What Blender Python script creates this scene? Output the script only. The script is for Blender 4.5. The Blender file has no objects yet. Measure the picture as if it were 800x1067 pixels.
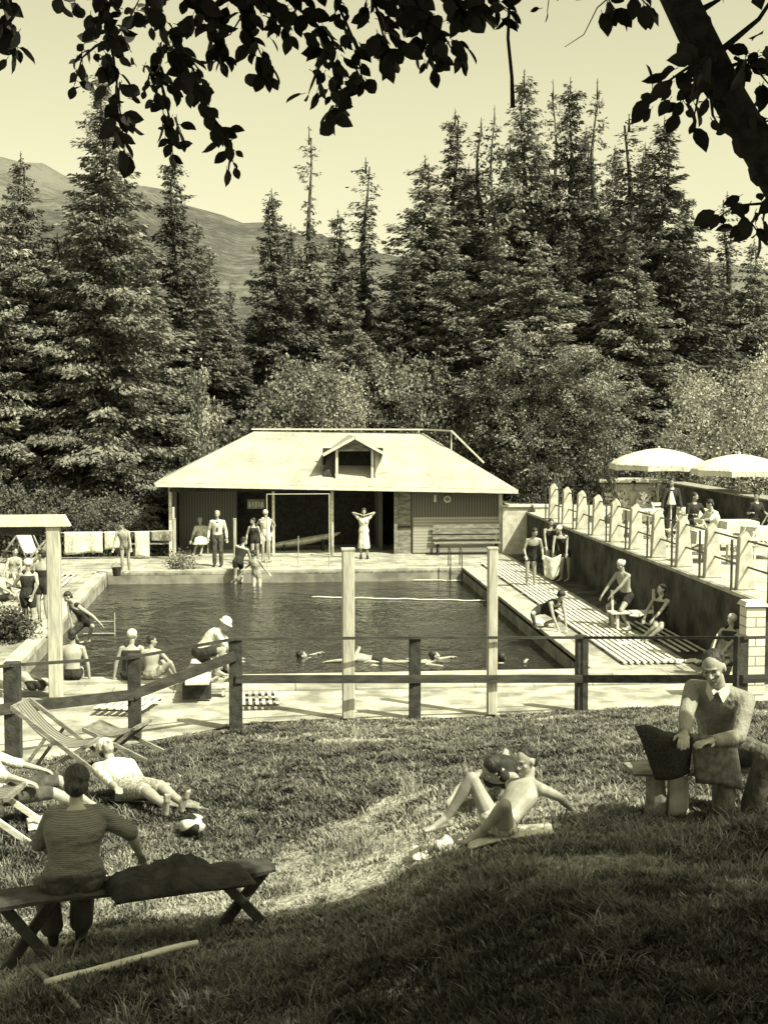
import bpy, math, random
import numpy as np
from mathutils import Vector, Matrix
random.seed(7); RNG = np.random.default_rng(11)
sc = bpy.context.scene
COL = sc.collection
PI = math.pi
def V(*a): return Vector(a)

# ------------------------------------------------------------ camera
F_PX = 1400.0
CAMZ = 5.1
YAW = math.radians(5.1); PITCH = math.atan(105.5/1400)
cam_d = bpy.data.cameras.new('camera'); cam = bpy.data.objects.new('camera', cam_d); COL.objects.link(cam)
cam.location = (0, 0, CAMZ); cam.rotation_euler = (PI/2-PITCH, 0, -YAW)
cam_d.sensor_fit = 'VERTICAL'; cam_d.sensor_height = 24; cam_d.lens = 24*F_PX/1067
cam_d.clip_start = 0.05; cam_d.clip_end = 6000
sc.camera = cam
CM = cam.rotation_euler.to_matrix()
def ray(px, py): return (CM @ Vector(((px-400)/F_PX, -(py-533.5)/F_PX, -1.0)))
def at_z(px, py, z=0.0):
    r = ray(px, py); t = (z-CAMZ)/r.z; return Vector((r.x*t, r.y*t, z))
def at_y(px, py, Y):
    r = ray(px, py); t = Y/r.y; return Vector((r.x*t, Y, CAMZ+r.z*t))

# ------------------------------------------------------------ materials (photographic greys with a warm tone)
def newmat(name):
    m = bpy.data.materials.new(name); m.use_nodes = True
    nt = m.node_tree; b = nt.nodes['Principled BSDF']; return m, nt, b
def g(v): return (v, v*0.985, v*0.86, 1)
def mat(name, lo, hi=None, scale=6, rough=.8, bump=0, bscale=None, spec=.3, detail=6, stretch=(1,1,1), coords='Object', lo_pos=.35, hi_pos=.65, transl=0, bdist=.02):
    m, nt, b = newmat(name); N = nt.nodes; L = nt.links
    hi = lo if hi is None else hi
    tc = N.new('ShaderNodeTexCoord'); mp = N.new('ShaderNodeMapping'); mp.inputs['Scale'].default_value = stretch
    L.new(tc.outputs[coords], mp.inputs[0])
    n = N.new('ShaderNodeTexNoise'); n.inputs['Scale'].default_value = scale; n.inputs['Detail'].default_value = detail
    L.new(mp.outputs[0], n.inputs['Vector'])
    r = N.new('ShaderNodeValToRGB'); r.color_ramp.elements[0].color = g(lo); r.color_ramp.elements[1].color = g(hi)
    r.color_ramp.elements[0].position = lo_pos; r.color_ramp.elements[1].position = hi_pos
    L.new(n.outputs['Fac'], r.inputs[0]); L.new(r.outputs[0], b.inputs['Base Color'])
    b.inputs['Roughness'].default_value = rough; b.inputs['Specular IOR Level'].default_value = spec
    if bump:
        n2 = N.new('ShaderNodeTexNoise'); n2.inputs['Scale'].default_value = bscale or scale*4; n2.inputs['Detail'].default_value = 5
        L.new(mp.outputs[0], n2.inputs['Vector'])
        bp = N.new('ShaderNodeBump'); bp.inputs['Strength'].default_value = min(1, bump); bp.inputs['Distance'].default_value = bdist
        L.new(n2.outputs['Fac'], bp.inputs['Height']); L.new(bp.outputs[0], b.inputs['Normal'])
    return m
def leafmat(name, lo, hi, tr=.25, rough=.6, spec=.25):
    m, nt, b = newmat(name); N = nt.nodes; L = nt.links
    a = N.new('ShaderNodeAttribute'); a.attribute_name = 'tone'
    r = N.new('ShaderNodeValToRGB'); r.color_ramp.elements[0].color = g(lo); r.color_ramp.elements[1].color = g(hi)
    L.new(a.outputs['Fac'], r.inputs[0]); L.new(r.outputs[0], b.inputs['Base Color'])
    b.inputs['Roughness'].default_value = rough; b.inputs['Specular IOR Level'].default_value = spec
    if tr:
        t = N.new('ShaderNodeBsdfTranslucent'); L.new(r.outputs[0], t.inputs[0])
        mx = N.new('ShaderNodeMixShader'); mx.inputs[0].default_value = tr
        L.new(b.outputs[0], mx.inputs[1]); L.new(t.outputs[0], mx.inputs[2])
        L.new(mx.outputs[0], N['Material Output'].inputs[0])
    return m
M = {}
M['white_paint'] = mat('white_paint', .40, .54, 9, .7, .15)
M['white_post'] = mat('white_post', .24, .42, 14, .8, .3, stretch=(1,1,.15))
M['plaster'] = mat('plaster', .32, .48, 5, .9, .3)
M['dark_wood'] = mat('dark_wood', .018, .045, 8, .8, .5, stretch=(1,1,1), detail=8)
M['rail_wood'] = mat('rail_wood', .018, .05, 10, .75, .4, stretch=(.2,1,1))
M['grey_wood'] = mat('grey_wood', .10, .23, 12, .8, .4, stretch=(.3,1,1))
M['pale_wood'] = mat('pale_wood', .38, .58, 10, .8, .3, stretch=(.3,1,1))
M['concrete'] = mat('concrete', .22, .40, 2.2, .9, .5, bscale=25, detail=10)
M['sand'] = mat('sand', .15, .40, 1.8, .95, .8, bscale=30, detail=12)
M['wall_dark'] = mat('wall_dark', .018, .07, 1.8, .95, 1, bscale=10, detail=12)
M['iron'] = mat('iron', .02, .04, 20, .5, .1)
M['pipe'] = mat('pipe', .25, .38, 20, .4)
M['rope'] = mat('rope', .6, .75, 20, .9)
M['cloth_white'] = mat('cloth_white', .42,.56,5, .92, 1.0, bscale=11, stretch=(1, 1, .6), bdist=.05)
M['cloth_pale'] = mat('cloth_pale', .40,.55,8, .92, 1.0, bscale=11, stretch=(1, 1, .6), bdist=.05)
M['cloth_mid'] = mat('cloth_mid', .14,.26,10, .92, 1.0, bscale=11, stretch=(1, 1, .6), bdist=.05)
M['cloth_dark'] = mat('cloth_dark', .012,.03,12, .92, 1.0, bscale=11, stretch=(1, 1, .6), bdist=.05)
M['cloth_trouser'] = mat('cloth_trouser', .035,.075,10, .92, 1.0, bscale=11, stretch=(1, 1, .6), bdist=.05)
M['tweed'] = mat('tweed', .16,.24,170, .92, 1.0, bscale=11, stretch=(1, 1, .6), bdist=.05)
M['skin'] = mat('skin', .22, .30, 9, .55, .05, spec=.35)
M['skin_tan'] = mat('skin_tan', .20, .28, 9, .5, .05, spec=.35)
M['hair'] = mat('hair', .010, .035, 40, .5, .7, bscale=60, stretch=(1,1,.3))
M['hair_light'] = mat('hair_light', .18, .3, 40, .6, .5, stretch=(1,1,.3))
M['eye'] = mat('eye', .02, .03, 10, .2)
M['bark'] = mat('bark', .025, .07, 14, .95, 1, bscale=30, stretch=(1,1,.3))
M['bark_pale'] = mat('bark_pale', .35, .55, 8, .9, .4)
M['spruce'] = leafmat('spruce', .015, .21, .10)
M['spruce_dark'] = leafmat('spruce_dark', .010, .12, .08)
M['spruce_light'] = leafmat('spruce_light', .02, .26, .12)
M['leaf'] = leafmat('leaf', .02, .24, .2)
M['leaf_light'] = leafmat('leaf_light', .03, .33, .2)
M['leaf_pale'] = leafmat('leaf_pale', .07, .42, .25)
M['leaf_dark'] = leafmat('leaf_dark', .03, .13, .2)
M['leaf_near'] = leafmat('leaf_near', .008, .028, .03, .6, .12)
M['grass'] = leafmat('grass', .010, .31, .2, .7)
M['newsprint'] = mat('newsprint', .12, .30, 90, .9, .1, stretch=(1,1,4))

def hstripe(name, a, b_, sc_, axis=2, rough=.9, wr=.1):
    m, nt, b = newmat(name); N = nt.nodes; L = nt.links
    tc = N.new('ShaderNodeTexCoord'); w = N.new('ShaderNodeTexWave'); w.bands_direction = 'XYZ'[axis]
    w.inputs['Scale'].default_value = sc_; w.inputs['Distortion'].default_value = .6; w.inputs['Detail'].default_value = 2
    L.new(tc.outputs['Object'], w.inputs[0])
    r = N.new('ShaderNodeValToRGB'); r.color_ramp.elements[0].color = g(a); r.color_ramp.elements[1].color = g(b_)
    r.color_ramp.elements[0].position = .4; r.color_ramp.elements[1].position = .6
    L.new(w.outputs['Fac'], r.inputs[0]); L.new(r.outputs[0], b.inputs['Base Color']); b.inputs['Roughness'].default_value = rough
    n2 = N.new('ShaderNodeTexNoise'); n2.inputs['Scale'].default_value = 9; n2.inputs['Detail'].default_value = 5; mp = N.new('ShaderNodeMapping'); mp.inputs['Scale'].default_value = (.6, 1, 1.6); L.new(tc.outputs['Object'], mp.inputs[0]); L.new(mp.outputs[0], n2.inputs[0])
    bp = N.new('ShaderNodeBump'); bp.inputs['Strength'].default_value = wr; bp.inputs['Distance'].default_value = .05; L.new(n2.outputs[0], bp.inputs['Height']); L.new(bp.outputs[0], b.inputs['Normal'])
    return m
M['stripe_shirt'] = hstripe('stripe_shirt', .075, .125, 26, 2, wr=1)
M['canvas_stripe'] = hstripe('canvas_stripe', .06, .17, 5, 1)
M['canvas'] = mat('canvas', .08, .16, 10, .9, .3)
M['trouser_grey'] = mat('trouser_grey', .07,.14,14, .92, 1.0, bscale=11, stretch=(1, 1, .6), bdist=.05)
M['check'] = mat('check', .12, .42, 45, .9, .2)
M['boards'] = hstripe('boards', .07, .13, 3.2, 0)
M['boards_sunlit'] = hstripe('boards_sunlit', .20, .29, 3.0, 2)
# roof: sheet roofing with seams and weathering
def roofmat():
    m, nt, b = newmat('roofing'); N = nt.nodes; L = nt.links
    tc = N.new('ShaderNodeTexCoord')
    n = N.new('ShaderNodeTexNoise'); n.inputs['Scale'].default_value = .8; n.inputs['Detail'].default_value = 14; n.inputs['Roughness'].default_value = .82
    L.new(tc.outputs['Object'], n.inputs['Vector'])
    r = N.new('ShaderNodeValToRGB'); r.color_ramp.elements[0].color = g(.16); r.color_ramp.elements[1].color = g(.36)
    r.color_ramp.elements[0].position = .3; r.color_ramp.elements[1].position = .62
    L.new(n.outputs['Fac'], r.inputs[0])
    br = N.new('ShaderNodeTexBrick'); br.inputs['Scale'].default_value = 1.0; br.inputs['Brick Width'].default_value = .5; br.inputs['Row Height'].default_value = .22
    br.inputs['Mortar Size'].default_value = .012; br.inputs['Color1'].default_value = (1,1,1,1); br.inputs['Color2'].default_value = (.72,.72,.72,1); br.inputs['Mortar'].default_value = (.35,.35,.35,1)
    L.new(tc.outputs['Object'], br.inputs['Vector'])
    mx = N.new('ShaderNodeMixRGB'); mx.blend_type = 'MULTIPLY'; mx.inputs[0].default_value = .4
    L.new(r.outputs[0], mx.inputs[1]); L.new(br.outputs['Color'], mx.inputs[2]); L.new(mx.outputs[0], b.inputs['Base Color'])
    b.inputs['Roughness'].default_value = .75
    bp = N.new('ShaderNodeBump'); bp.inputs['Strength'].default_value = .4; bp.inputs['Distance'].default_value = .02
    L.new(n.outputs['Fac'], bp.inputs['Height']); L.new(bp.outputs[0], b.inputs['Normal'])
    return m
M['roofing'] = roofmat()
def brickmat():
    m, nt, b = newmat('stone_blocks'); N = nt.nodes; L = nt.links
    tc = N.new('ShaderNodeTexCoord'); mp = N.new('ShaderNodeMapping'); mp.inputs['Rotation'].default_value = (PI/2, 0, 0)
    L.new(tc.outputs['Object'], mp.inputs[0])
    br = N.new('ShaderNodeTexBrick'); br.inputs['Scale'].default_value = 1; br.inputs['Brick Width'].default_value = .42; br.inputs['Row Height'].default_value = .17
    br.inputs['Mortar Size'].default_value = .014; br.inputs['Color1'].default_value = g(.62); br.inputs['Color2'].default_value = g(.48); br.inputs['Mortar'].default_value = g(.22)
    L.new(mp.outputs[0], br.inputs['Vector']); L.new(br.outputs['Color'], b.inputs['Base Color']); b.inputs['Roughness'].default_value = .9
    return m
M['stone_blocks'] = brickmat()
def watermat():
    m, nt, b = newmat('water'); N = nt.nodes; L = nt.links
    b.inputs['Base Color'].default_value = g(.020); b.inputs['Roughness'].default_value = .09; b.inputs['Specular IOR Level'].default_value = .22; b.inputs['IOR'].default_value = 1.33
    tc = N.new('ShaderNodeTexCoord')
    h = None
    for s, st, dist, sx, sy in ((.6, 1, .09, 1, .7), (2.1, 1, .05, 1, .75), (6.0, 1, .018, 1, .8)):
        mp = N.new('ShaderNodeMapping'); mp.inputs['Scale'].default_value = (sx, sy, 1); mp.inputs['Rotation'].default_value = (0, 0, .25)
        L.new(tc.outputs['Object'], mp.inputs[0])
        n = N.new('ShaderNodeTexNoise'); n.inputs['Scale'].default_value = s; n.inputs['Detail'].default_value = 3
        n.inputs['Distortion'].default_value = .6
        L.new(mp.outputs[0], n.inputs['Vector'])
        bp = N.new('ShaderNodeBump'); bp.inputs['Strength'].default_value = st; bp.inputs['Distance'].default_value = dist
        L.new(n.outputs['Fac'], bp.inputs['Height'])
        if h: L.new(h.outputs[0], bp.inputs['Normal'])
        h = bp
    L.new(h.outputs[0], b.inputs['Normal'])
    return m
M['water'] = watermat()

# ------------------------------------------------------------ mesh builder
class MB:
    def __init__(s): s.v = []; s.f = []
    def add(s, vs, fs):
        o = len(s.v); s.v += [tuple(p) for p in vs]; s.f += [tuple(i+o for i in f) for f in fs]; return s
    def box(s, c, size, rot=None, taper=1.0):
        hx, hy, hz = size[0]/2, size[1]/2, size[2]/2; c = Vector(c); vs = []
        for z in (-1, 1):
            t = taper if z > 0 else 1
            for x, y in ((-1,-1),(1,-1),(1,1),(-1,1)):
                p = Vector((x*hx*t, y*hy*t, z*hz))
                if rot is not None: p = rot @ p
                vs.append(c+p)
        return s.add(vs, [(3,2,1,0),(4,5,6,7),(0,1,5,4),(1,2,6,5),(2,3,7,6),(3,0,4,7)])
    def beam(s, a, b, w, h, up=(0,0,1)):
        a, b = Vector(a), Vector(b); d = (b-a); l = d.length; d.normalize()
        up = Vector(up)
        if abs(d.dot(up)) > .98: up = Vector((0,1,0))
        r = d.cross(up).normalized(); u = r.cross(d)
        R = Matrix((r, d, u)).transposed()
        return s.box((a+b)/2, (w, l, h), R)
    def cyl(s, a, b, ra, rb=None, n=12, caps=True):
        rb = ra if rb is None else rb; a, b = Vector(a), Vector(b); d = (b-a)
        if d.length < 1e-6: return s
        d.normalize(); x = d.orthogonal().normalized(); y = d.cross(x)
        vs = [a + (x*math.cos(2*PI*i/n)+y*math.sin(2*PI*i/n))*ra for i in range(n)] + [b + (x*math.cos(2*PI*i/n)+y*math.sin(2*PI*i/n))*rb for i in range(n)]
        fs = [(i, (i+1) % n, n+(i+1) % n, n+i) for i in range(n)]
        if caps: fs += [tuple(range(n-1, -1, -1)), tuple(range(n, 2*n))]
        return s.add(vs, fs)
    def ell(s, c, ax, n=12, m=8):
        c = Vector(c); X, Y, Z = [Vector(a) for a in ax]
        vs = [c-Z]
        for j in range(1, m):
            t = -PI/2+PI*j/m
            for i in range(n):
                p = 2*PI*i/n; vs.append(c+X*(math.cos(t)*math.cos(p))+Y*(math.cos(t)*math.sin(p))+Z*math.sin(t))
        vs.append(c+Z); fs = [(0, 1+(i+1) % n, 1+i) for i in range(n)]
        for j in range(m-2):
            for i in range(n):
                a = 1+j*n+i; b = 1+j*n+(i+1) % n; fs.append((a, b, b+n, a+n))
        k = 1+(m-2)*n; fs += [(k+i, k+(i+1) % n, len(vs)-1) for i in range(n)]
        if X.cross(Y).dot(Z) < 0: fs = [f[::-1] for f in fs]
        return s.add(vs, fs)
    def sph(s, c, r, n=12, m=8): return s.ell(c, ((r,0,0),(0,r,0),(0,0,r)), n, m)
    def cap(s, a, b, ra, rb=None):
        rb = ra if rb is None else rb
        s.cyl(a, b, ra, rb); s.sph(a, ra); s.sph(b, rb); return s
    def tube(s, pts, rs, n=10):
        pts = [Vector(p) for p in pts]; k = len(pts)
        if not hasattr(rs, '__len__'): rs = [rs]*k
        vs = []; x = None
        for i, p in enumerate(pts):
            d = (pts[min(i+1, k-1)]-pts[max(i-1, 0)]).normalized()
            x = d.orthogonal().normalized() if x is None else (x-d*x.dot(d)).normalized()
            y = d.cross(x)
            vs += [p+(x*math.cos(2*PI*j/n)+y*math.sin(2*PI*j/n))*rs[i] for j in range(n)]
        fs = [(i*n+j, i*n+(j+1) % n, (i+1)*n+(j+1) % n, (i+1)*n+j) for i in range(k-1) for j in range(n)]
        fs += [tuple(range(n-1, -1, -1)), tuple(range((k-1)*n, k*n))]
        return s.add(vs, fs)
    def rings(s, rings, closed=True):
        n = len(rings[0]); vs = [p for r in rings for p in r]; k = len(rings)
        fs = [(i*n+j, i*n+(j+1) % n, (i+1)*n+(j+1) % n, (i+1)*n+j) for i in range(k-1) for j in range(n)]
        if closed: fs += [tuple(range(n-1, -1, -1)), tuple(range((k-1)*n, k*n))]
        return s.add(vs, fs)
    def sheet(s, fn, nu, nv, th=.01):
        # two-sided cloth sheet with thickness; fn(u,v)->Vector
        P = [[Vector(fn(i/nu, j/nv)) for j in range(nv+1)] for i in range(nu+1)]
        vs = []; 
        for i in range(nu+1):
            for j in range(nv+1):
                a = P[min(i+1, nu)][j]-P[max(i-1, 0)][j]; b = P[i][min(j+1, nv)]-P[i][max(j-1, 0)]
                nrm = a.cross(b).normalized() if a.cross(b).length > 1e-9 else Vector((0,0,1))
                vs += [P[i][j]+nrm*th/2, P[i][j]-nrm*th/2]
        ix = lambda i, j, k: (i*(nv+1)+j)*2+k
        fs = []
        for i in range(nu):
            for j in range(nv):
                fs.append((ix(i,j,0), ix(i+1,j,0), ix(i+1,j+1,0), ix(i,j+1,0)))
                fs.append((ix(i,j,1), ix(i,j+1,1), ix(i+1,j+1,1), ix(i+1,j,1)))
        for i in range(nu):
            fs.append((ix(i,0,0), ix(i,0,1), ix(i+1,0,1), ix(i+1,0,0))); fs.append((ix(i,nv,0), ix(i+1,nv,0), ix(i+1,nv,1), ix(i,nv,1)))
        for j in range(nv):
            fs.append((ix(0,j,0), ix(0,j+1,0), ix(0,j+1,1), ix(0,j,1))); fs.append((ix(nu,j,0), ix(nu,j,1), ix(nu,j+1,1), ix(nu,j+1,0)))
        return s.add(vs, fs)
    def mesh(s, name):
        me = bpy.data.meshes.new(name); me.from_pydata(s.v, [], s.f); me.validate(); me.update(); return me
    def build(s, name, m, parent=None, smooth=False, bevel=0):
        me = s.mesh(name); me.materials.append(M[m] if isinstance(m, str) else m)
        o = bpy.data.objects.new(name, me); COL.objects.link(o)
        if parent: o.parent = parent
        if smooth: me.polygons.foreach_set('use_smooth', [True]*len(me.polygons))
        if bevel:
            b = o.modifiers.new('bevel', 'BEVEL'); b.width = bevel; b.segments = 1; b.limit_method = 'ANGLE'
        return o
def voxel(mb, size, name, m, parent, smooth=2):
    """fuse overlapping solids into one continuous surface"""
    me0 = mb.mesh('tmp'); o = bpy.data.objects.new('tmp', me0); COL.objects.link(o)
    r = o.modifiers.new('r', 'REMESH'); r.mode = 'VOXEL'; r.voxel_size = size
    if smooth:
        q = o.modifiers.new('s', 'SMOOTH'); q.factor = .5; q.iterations = smooth
    dg = bpy.context.evaluated_depsgraph_get()
    me = bpy.data.meshes.new_from_object(o.evaluated_get(dg), depsgraph=dg)
    bpy.data.objects.remove(o); bpy.data.meshes.remove(me0)
    me.name = name; me.materials.clear(); me.materials.append(M[m] if isinstance(m, str) else m)
    me.polygons.foreach_set('use_smooth', [True]*len(me.polygons))
    ob = bpy.data.objects.new(name, me); COL.objects.link(ob); ob.parent = parent
    return ob
def tag(o, label=None, cat=None, group=None, kind=None):
    if label: o['label'] = label
    if cat: o['category'] = cat
    if group: o['group'] = group
    if kind: o['kind'] = kind
    return o
def thing(name, label, cat, loc=(0,0,0), rz=0, group=None):
    o = bpy.data.objects.new(name, None); COL.objects.link(o); o.empty_display_size = .2
    o.location = loc; o.rotation_euler = (0, 0, rz); return tag(o, label, cat, group)
def copy_tree(o, parent=None):
    c = o.copy(); COL.objects.link(c); c.parent = parent
    for ch in list(o.children): copy_tree(ch, c)
    return c
def npmesh(name, verts, faces_flat, per, m, parent=None, tone=None):
    """verts Nx3, quads or tris given flat; tone = per-vertex float"""
    me = bpy.data.meshes.new(name); nf = len(faces_flat)//per
    me.vertices.add(len(verts)); me.vertices.foreach_set('co', np.asarray(verts, np.float32).ravel())
    me.loops.add(len(faces_flat)); me.loops.foreach_set('vertex_index', np.asarray(faces_flat, np.int32))
    me.polygons.add(nf); me.polygons.foreach_set('loop_start', np.arange(0, nf*per, per, dtype=np.int32))
    me.polygons.foreach_set('loop_total', np.full(nf, per, np.int32)) if False else None
    me.update(calc_edges=True)
    if tone is not None:
        a = me.attributes.new('tone', 'FLOAT', 'POINT'); a.data.foreach_set('value', np.asarray(tone, np.float32))
    me.materials.append(M[m])
    o = bpy.data.objects.new(name, me); COL.objects.link(o)
    if parent: o.parent = parent
    return o

# ------------------------------------------------------------ light: one sun, one sky
SUN = Vector((1.2, -1.05, 2.05)).normalized()
el = math.asin(SUN.z); az = math.atan2(SUN.x, SUN.y)   # clockwise from +Y
w = bpy.data.worlds.new('World'); sc.world = w; w.use_nodes = True
nt = w.node_tree; bg = nt.nodes['Background']
sky = nt.nodes.new('ShaderNodeTexSky'); sky.sky_type = 'NISHITA'; sky.sun_disc = False
sky.sun_elevation = el; sky.sun_rotation = az; sky.altitude = 600; sky.air_density = 1; sky.dust_density = 5.0
bw = nt.nodes.new('ShaderNodeRGBToBW'); mul = nt.nodes.new('ShaderNodeMixRGB'); mul.blend_type = 'MULTIPLY'; mul.inputs[0].default_value = 1
mul.inputs[2].default_value = (1.0, .96, .62, 1)
nt.links.new(sky.outputs[0], bw.inputs[0]); nt.links.new(bw.outputs[0], mul.inputs[1]); nt.links.new(mul.outputs[0], bg.inputs[0])
bg.inputs[1].default_value = SKY_STRENGTH = 0.15
sl = bpy.data.lights.new('sun', 'SUN'); sl.energy = 5.0; sl.angle = math.radians(.5); sl.color = (1.0, .975, .74)
so = bpy.data.objects.new('sun', sl); COL.objects.link(so); so.rotation_euler = SUN.to_track_quat('Z', 'Y').to_euler()
so.location = (20, -20, 40)
sc.view_settings.view_transform = 'Standard'; sc.view_settings.look = 'None'; sc.view_settings.gamma = 1; sc.view_settings.exposure = 1.05
sc.cycles.max_bounces = 5; sc.cycles.diffuse_bounces = 2; sc.cycles.glossy_bounces = 2; sc.cycles.transmission_bounces = 2; sc.cycles.transparent_max_bounces = 4

# ------------------------------------------------------------ ground
def Yf(x):      # line where the grass slope meets the pool yard
    return 22.1-np.maximum(0, -.2-x)*.72+np.minimum(np.maximum(0, x-3), 6)*.12
def gz(x, y):
    x = np.asarray(x, float); y = np.asarray(y, float)
    d = Yf(np.clip(x, -7, 20))-y
    s = .165*np.where(d < 0, 0, np.where(d < 1.2, d*d/2.4, d-.6))
    s = np.minimum(s, .165*26)
    s = s + .06*np.clip(x-.3, 0, 5)*np.clip(d/8, 0, 1)
    tw = np.clip((d-7)/4.5, 0, 1); tw = tw*tw*(3-2*tw); tx = np.clip((1.8-x)/1.9, 0, 1); tx = tx*tx*(3-2*tx)
    s = s-.50*tw*tx
    wob = .025*np.sin(x*1.7+y*.8)*np.sin(y*1.3-x*.5)+.012*np.sin(x*5.1+1)*np.sin(y*4.3)
    return s+wob*np.clip(d/1.5, 0, 1)
def G(x, y): return float(gz(x, y))
PX0, PX1, PY0, PY1 = -4.85, 6.28, 25.3, 42.2     # pool
def groundmat():
    m, nt, b = newmat('ground'); N = nt.nodes; L = nt.links
    tc = N.new('ShaderNodeTexCoord')
    n = N.new('ShaderNodeTexNoise'); n.inputs['Scale'].default_value = .9; n.inputs['Detail'].default_value = 10; n.inputs['Roughness'].default_value = .7
    n2 = N.new('ShaderNodeTexNoise'); n2.inputs['Scale'].default_value = 18; n2.inputs['Detail'].default_value = 6
    L.new(tc.outputs['Object'], n.inputs[0]); L.new(tc.outputs['Object'], n2.inputs[0])
    r = N.new('ShaderNodeValToRGB'); r.color_ramp.elements[0].color = g(.07); r.color_ramp.elements[1].color = g(.40)
    r.color_ramp.elements[0].position = .38; r.color_ramp.elements[1].position = .62
    mx = N.new('ShaderNodeMath'); mx.operation = 'ADD'; L.new(n.outputs[0], mx.inputs[0]); L.new(n2.outputs[0], mx.inputs[1])
    m2 = N.new('ShaderNodeMath'); m2.operation = 'MULTIPLY'; m2.inputs[1].default_value = .5; L.new(mx.outputs[0], m2.inputs[0])
    L.new(m2.outputs[0], r.inputs[0]); L.new(r.outputs[0], b.inputs['Base Color']); b.inputs['Roughness'].default_value = 1
    bp = N.new('ShaderNodeBump'); bp.inputs['Strength'].default_value = 1; bp.inputs['Distance'].default_value = .03
    L.new(n2.outputs[0], bp.inputs['Height']); L.new(bp.outputs[0], b.inputs['Normal'])
    return m
M['ground'] = groundmat()
xs = np.unique(np.concatenate([np.array([-2500, -900, -300, -120, -60, -30, -20]), np.arange(-14, 16, .4), [PX0, PX1], np.array([20, 30, 60, 120, 300, 900, 2500])]))
ys = np.unique(np.concatenate([np.array([-200, -60, -20, -10, -6]), np.arange(-4, 24.6, .4), [PY0, PY1], np.arange(26, 60, 4), np.array([80, 120, 300, 900, 3000])]))
XX, YY = np.meshgrid(xs, ys); ZZ = gz(XX, YY)-.012
nx, ny = len(xs), len(ys)
mb = MB(); mb.v = list(zip(XX.ravel().tolist(), YY.ravel().tolist(), ZZ.ravel().tolist()))
for j in range(ny-1):
    for i in range(nx-1):
        cx, cy = (xs[i]+xs[i+1])/2, (ys[j]+ys[j+1])/2
        if PX0 < cx < PX1 and PY0 < cy < PY1: continue
        mb.f.append((j*nx+i, j*nx+i+1, (j+1)*nx+i+1, (j+1)*nx+i))
tag(mb.build('ground', 'ground', smooth=True), kind='structure')
# pool basin
mb = MB(); D = -1.9
mb.box(((PX0+PX1)/2, (PY0+PY1)/2, D-.1), (PX1-PX0+.4, PY1-PY0+.4, .2))
mb.box((PX0-.1, (PY0+PY1)/2, D/2-.02), (.2, PY1-PY0+.4, -D-.0)); mb.box((PX1+.1, (PY0+PY1)/2, D/2-.02), (.2, PY1-PY0+.4, -D))
mb.box(((PX0+PX1)/2, PY0-.1, D/2-.02), (PX1-PX0, .2, -D)); mb.box(((PX0+PX1)/2, PY1+.1, D/2-.02), (PX1-PX0, .2, -D))
tag(mb.build('pool_basin', mat('pool_lining', .12, .28, 2, .9, .3)), kind='structure')
mb = MB(); mb.add([(PX0, PY0, -.30), (PX1, PY0, -.30), (PX1, PY1, -.30), (PX0, PY1, -.30)], [(0,1,2,3)])
tag(mb.build('pool_water', 'water'), kind='structure')
# pool yard: sandy strip and paving
mb = MB()
n = 60
for i in range(n):
    xa, xb = -14+30*i/n, -14+30*(i+1)/n
    ya, yb = float(Yf(xa))-.35, float(Yf(xb))-.35
    mb.add([(xa, ya, .02+G(xa,ya)*0.9), (xb, yb, .02+G(xb,yb)*0.9), (xb, 24.2, .006), (xa, 24.2, .006)], [(0,1,2,3)])
tag(mb.build('sand_path', 'sand'), kind='structure')
def pavingmat():
    m = mat('paving_slabs', .22, .40, 2.2, .9, .5, bscale=25, detail=10); nt = m.node_tree; N = nt.nodes; L = nt.links; b = N['Principled BSDF']
    src = b.inputs['Base Color'].links[0].from_socket
    tc = N.new('ShaderNodeTexCoord'); br = N.new('ShaderNodeTexBrick'); br.offset = .5; br.inputs['Scale'].default_value = 1; br.inputs['Brick Width'].default_value = 1.1; br.inputs['Row Height'].default_value = .75
    br.inputs['Mortar Size'].default_value = .012; br.inputs['Color1'].default_value = (1,1,1,1); br.inputs['Color2'].default_value = (.84,.84,.84,1); br.inputs['Mortar'].default_value = (.45,.45,.45,1)
    st = N.new('ShaderNodeTexNoise'); st.inputs['Scale'].default_value = .5; st.inputs['Detail'].default_value = 8; L.new(tc.outputs['Object'], st.inputs[0])
    rr = N.new('ShaderNodeValToRGB'); rr.color_ramp.elements[0].position = .38; rr.color_ramp.elements[1].position = .55; rr.color_ramp.elements[0].color = (.62,.62,.62,1); L.new(st.outputs[0], rr.inputs[0])
    L.new(tc.outputs['Object'], br.inputs['Vector']); mx = N.new('ShaderNodeMixRGB'); mx.blend_type = 'MULTIPLY'; mx.inputs[0].default_value = 1; L.new(src, mx.inputs[1]); L.new(br.outputs[0], mx.inputs[2])
    m2 = N.new('ShaderNodeMixRGB'); m2.blend_type = 'MULTIPLY'; m2.inputs[0].default_value = 1; L.new(mx.outputs[0], m2.inputs[1]); L.new(rr.outputs[0], m2.inputs[2]); L.new(m2.outputs[0], b.inputs['Base Color'])
    return m
M['paving_slabs'] = pavingmat()
def slab(name, x0, x1, y0, y1, z, m, h=.05):
    return tag(MB().box(((x0+x1)/2, (y0+y1)/2, z-h/2), (x1-x0, y1-y0, h)).build(name, m, bevel=.01), kind='structure')
slab('paving', -9.5, 12, 24.2, PY0, .05, 'paving_slabs', .08)
slab('paving', -9.5, PX0, PY0, 47, .05, 'paving_slabs', .08)
slab('paving', PX1, 9.25, PY0, 47, .05, 'paving_slabs', .08)
slab('paving', PX0, PX1, PY1, 47, .05, 'paving_slabs', .08)
slab('kerb', PX0-.35, PX0, PY0, PY1, .12, 'concrete', .16)
slab('kerb', PX1, PX1+.35, PY0, PY1, .12, 'concrete', .16)
slab('kerb', PX0-.35, PX1+.35, PY0-.4, PY0, .121, 'concrete', .16)
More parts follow.
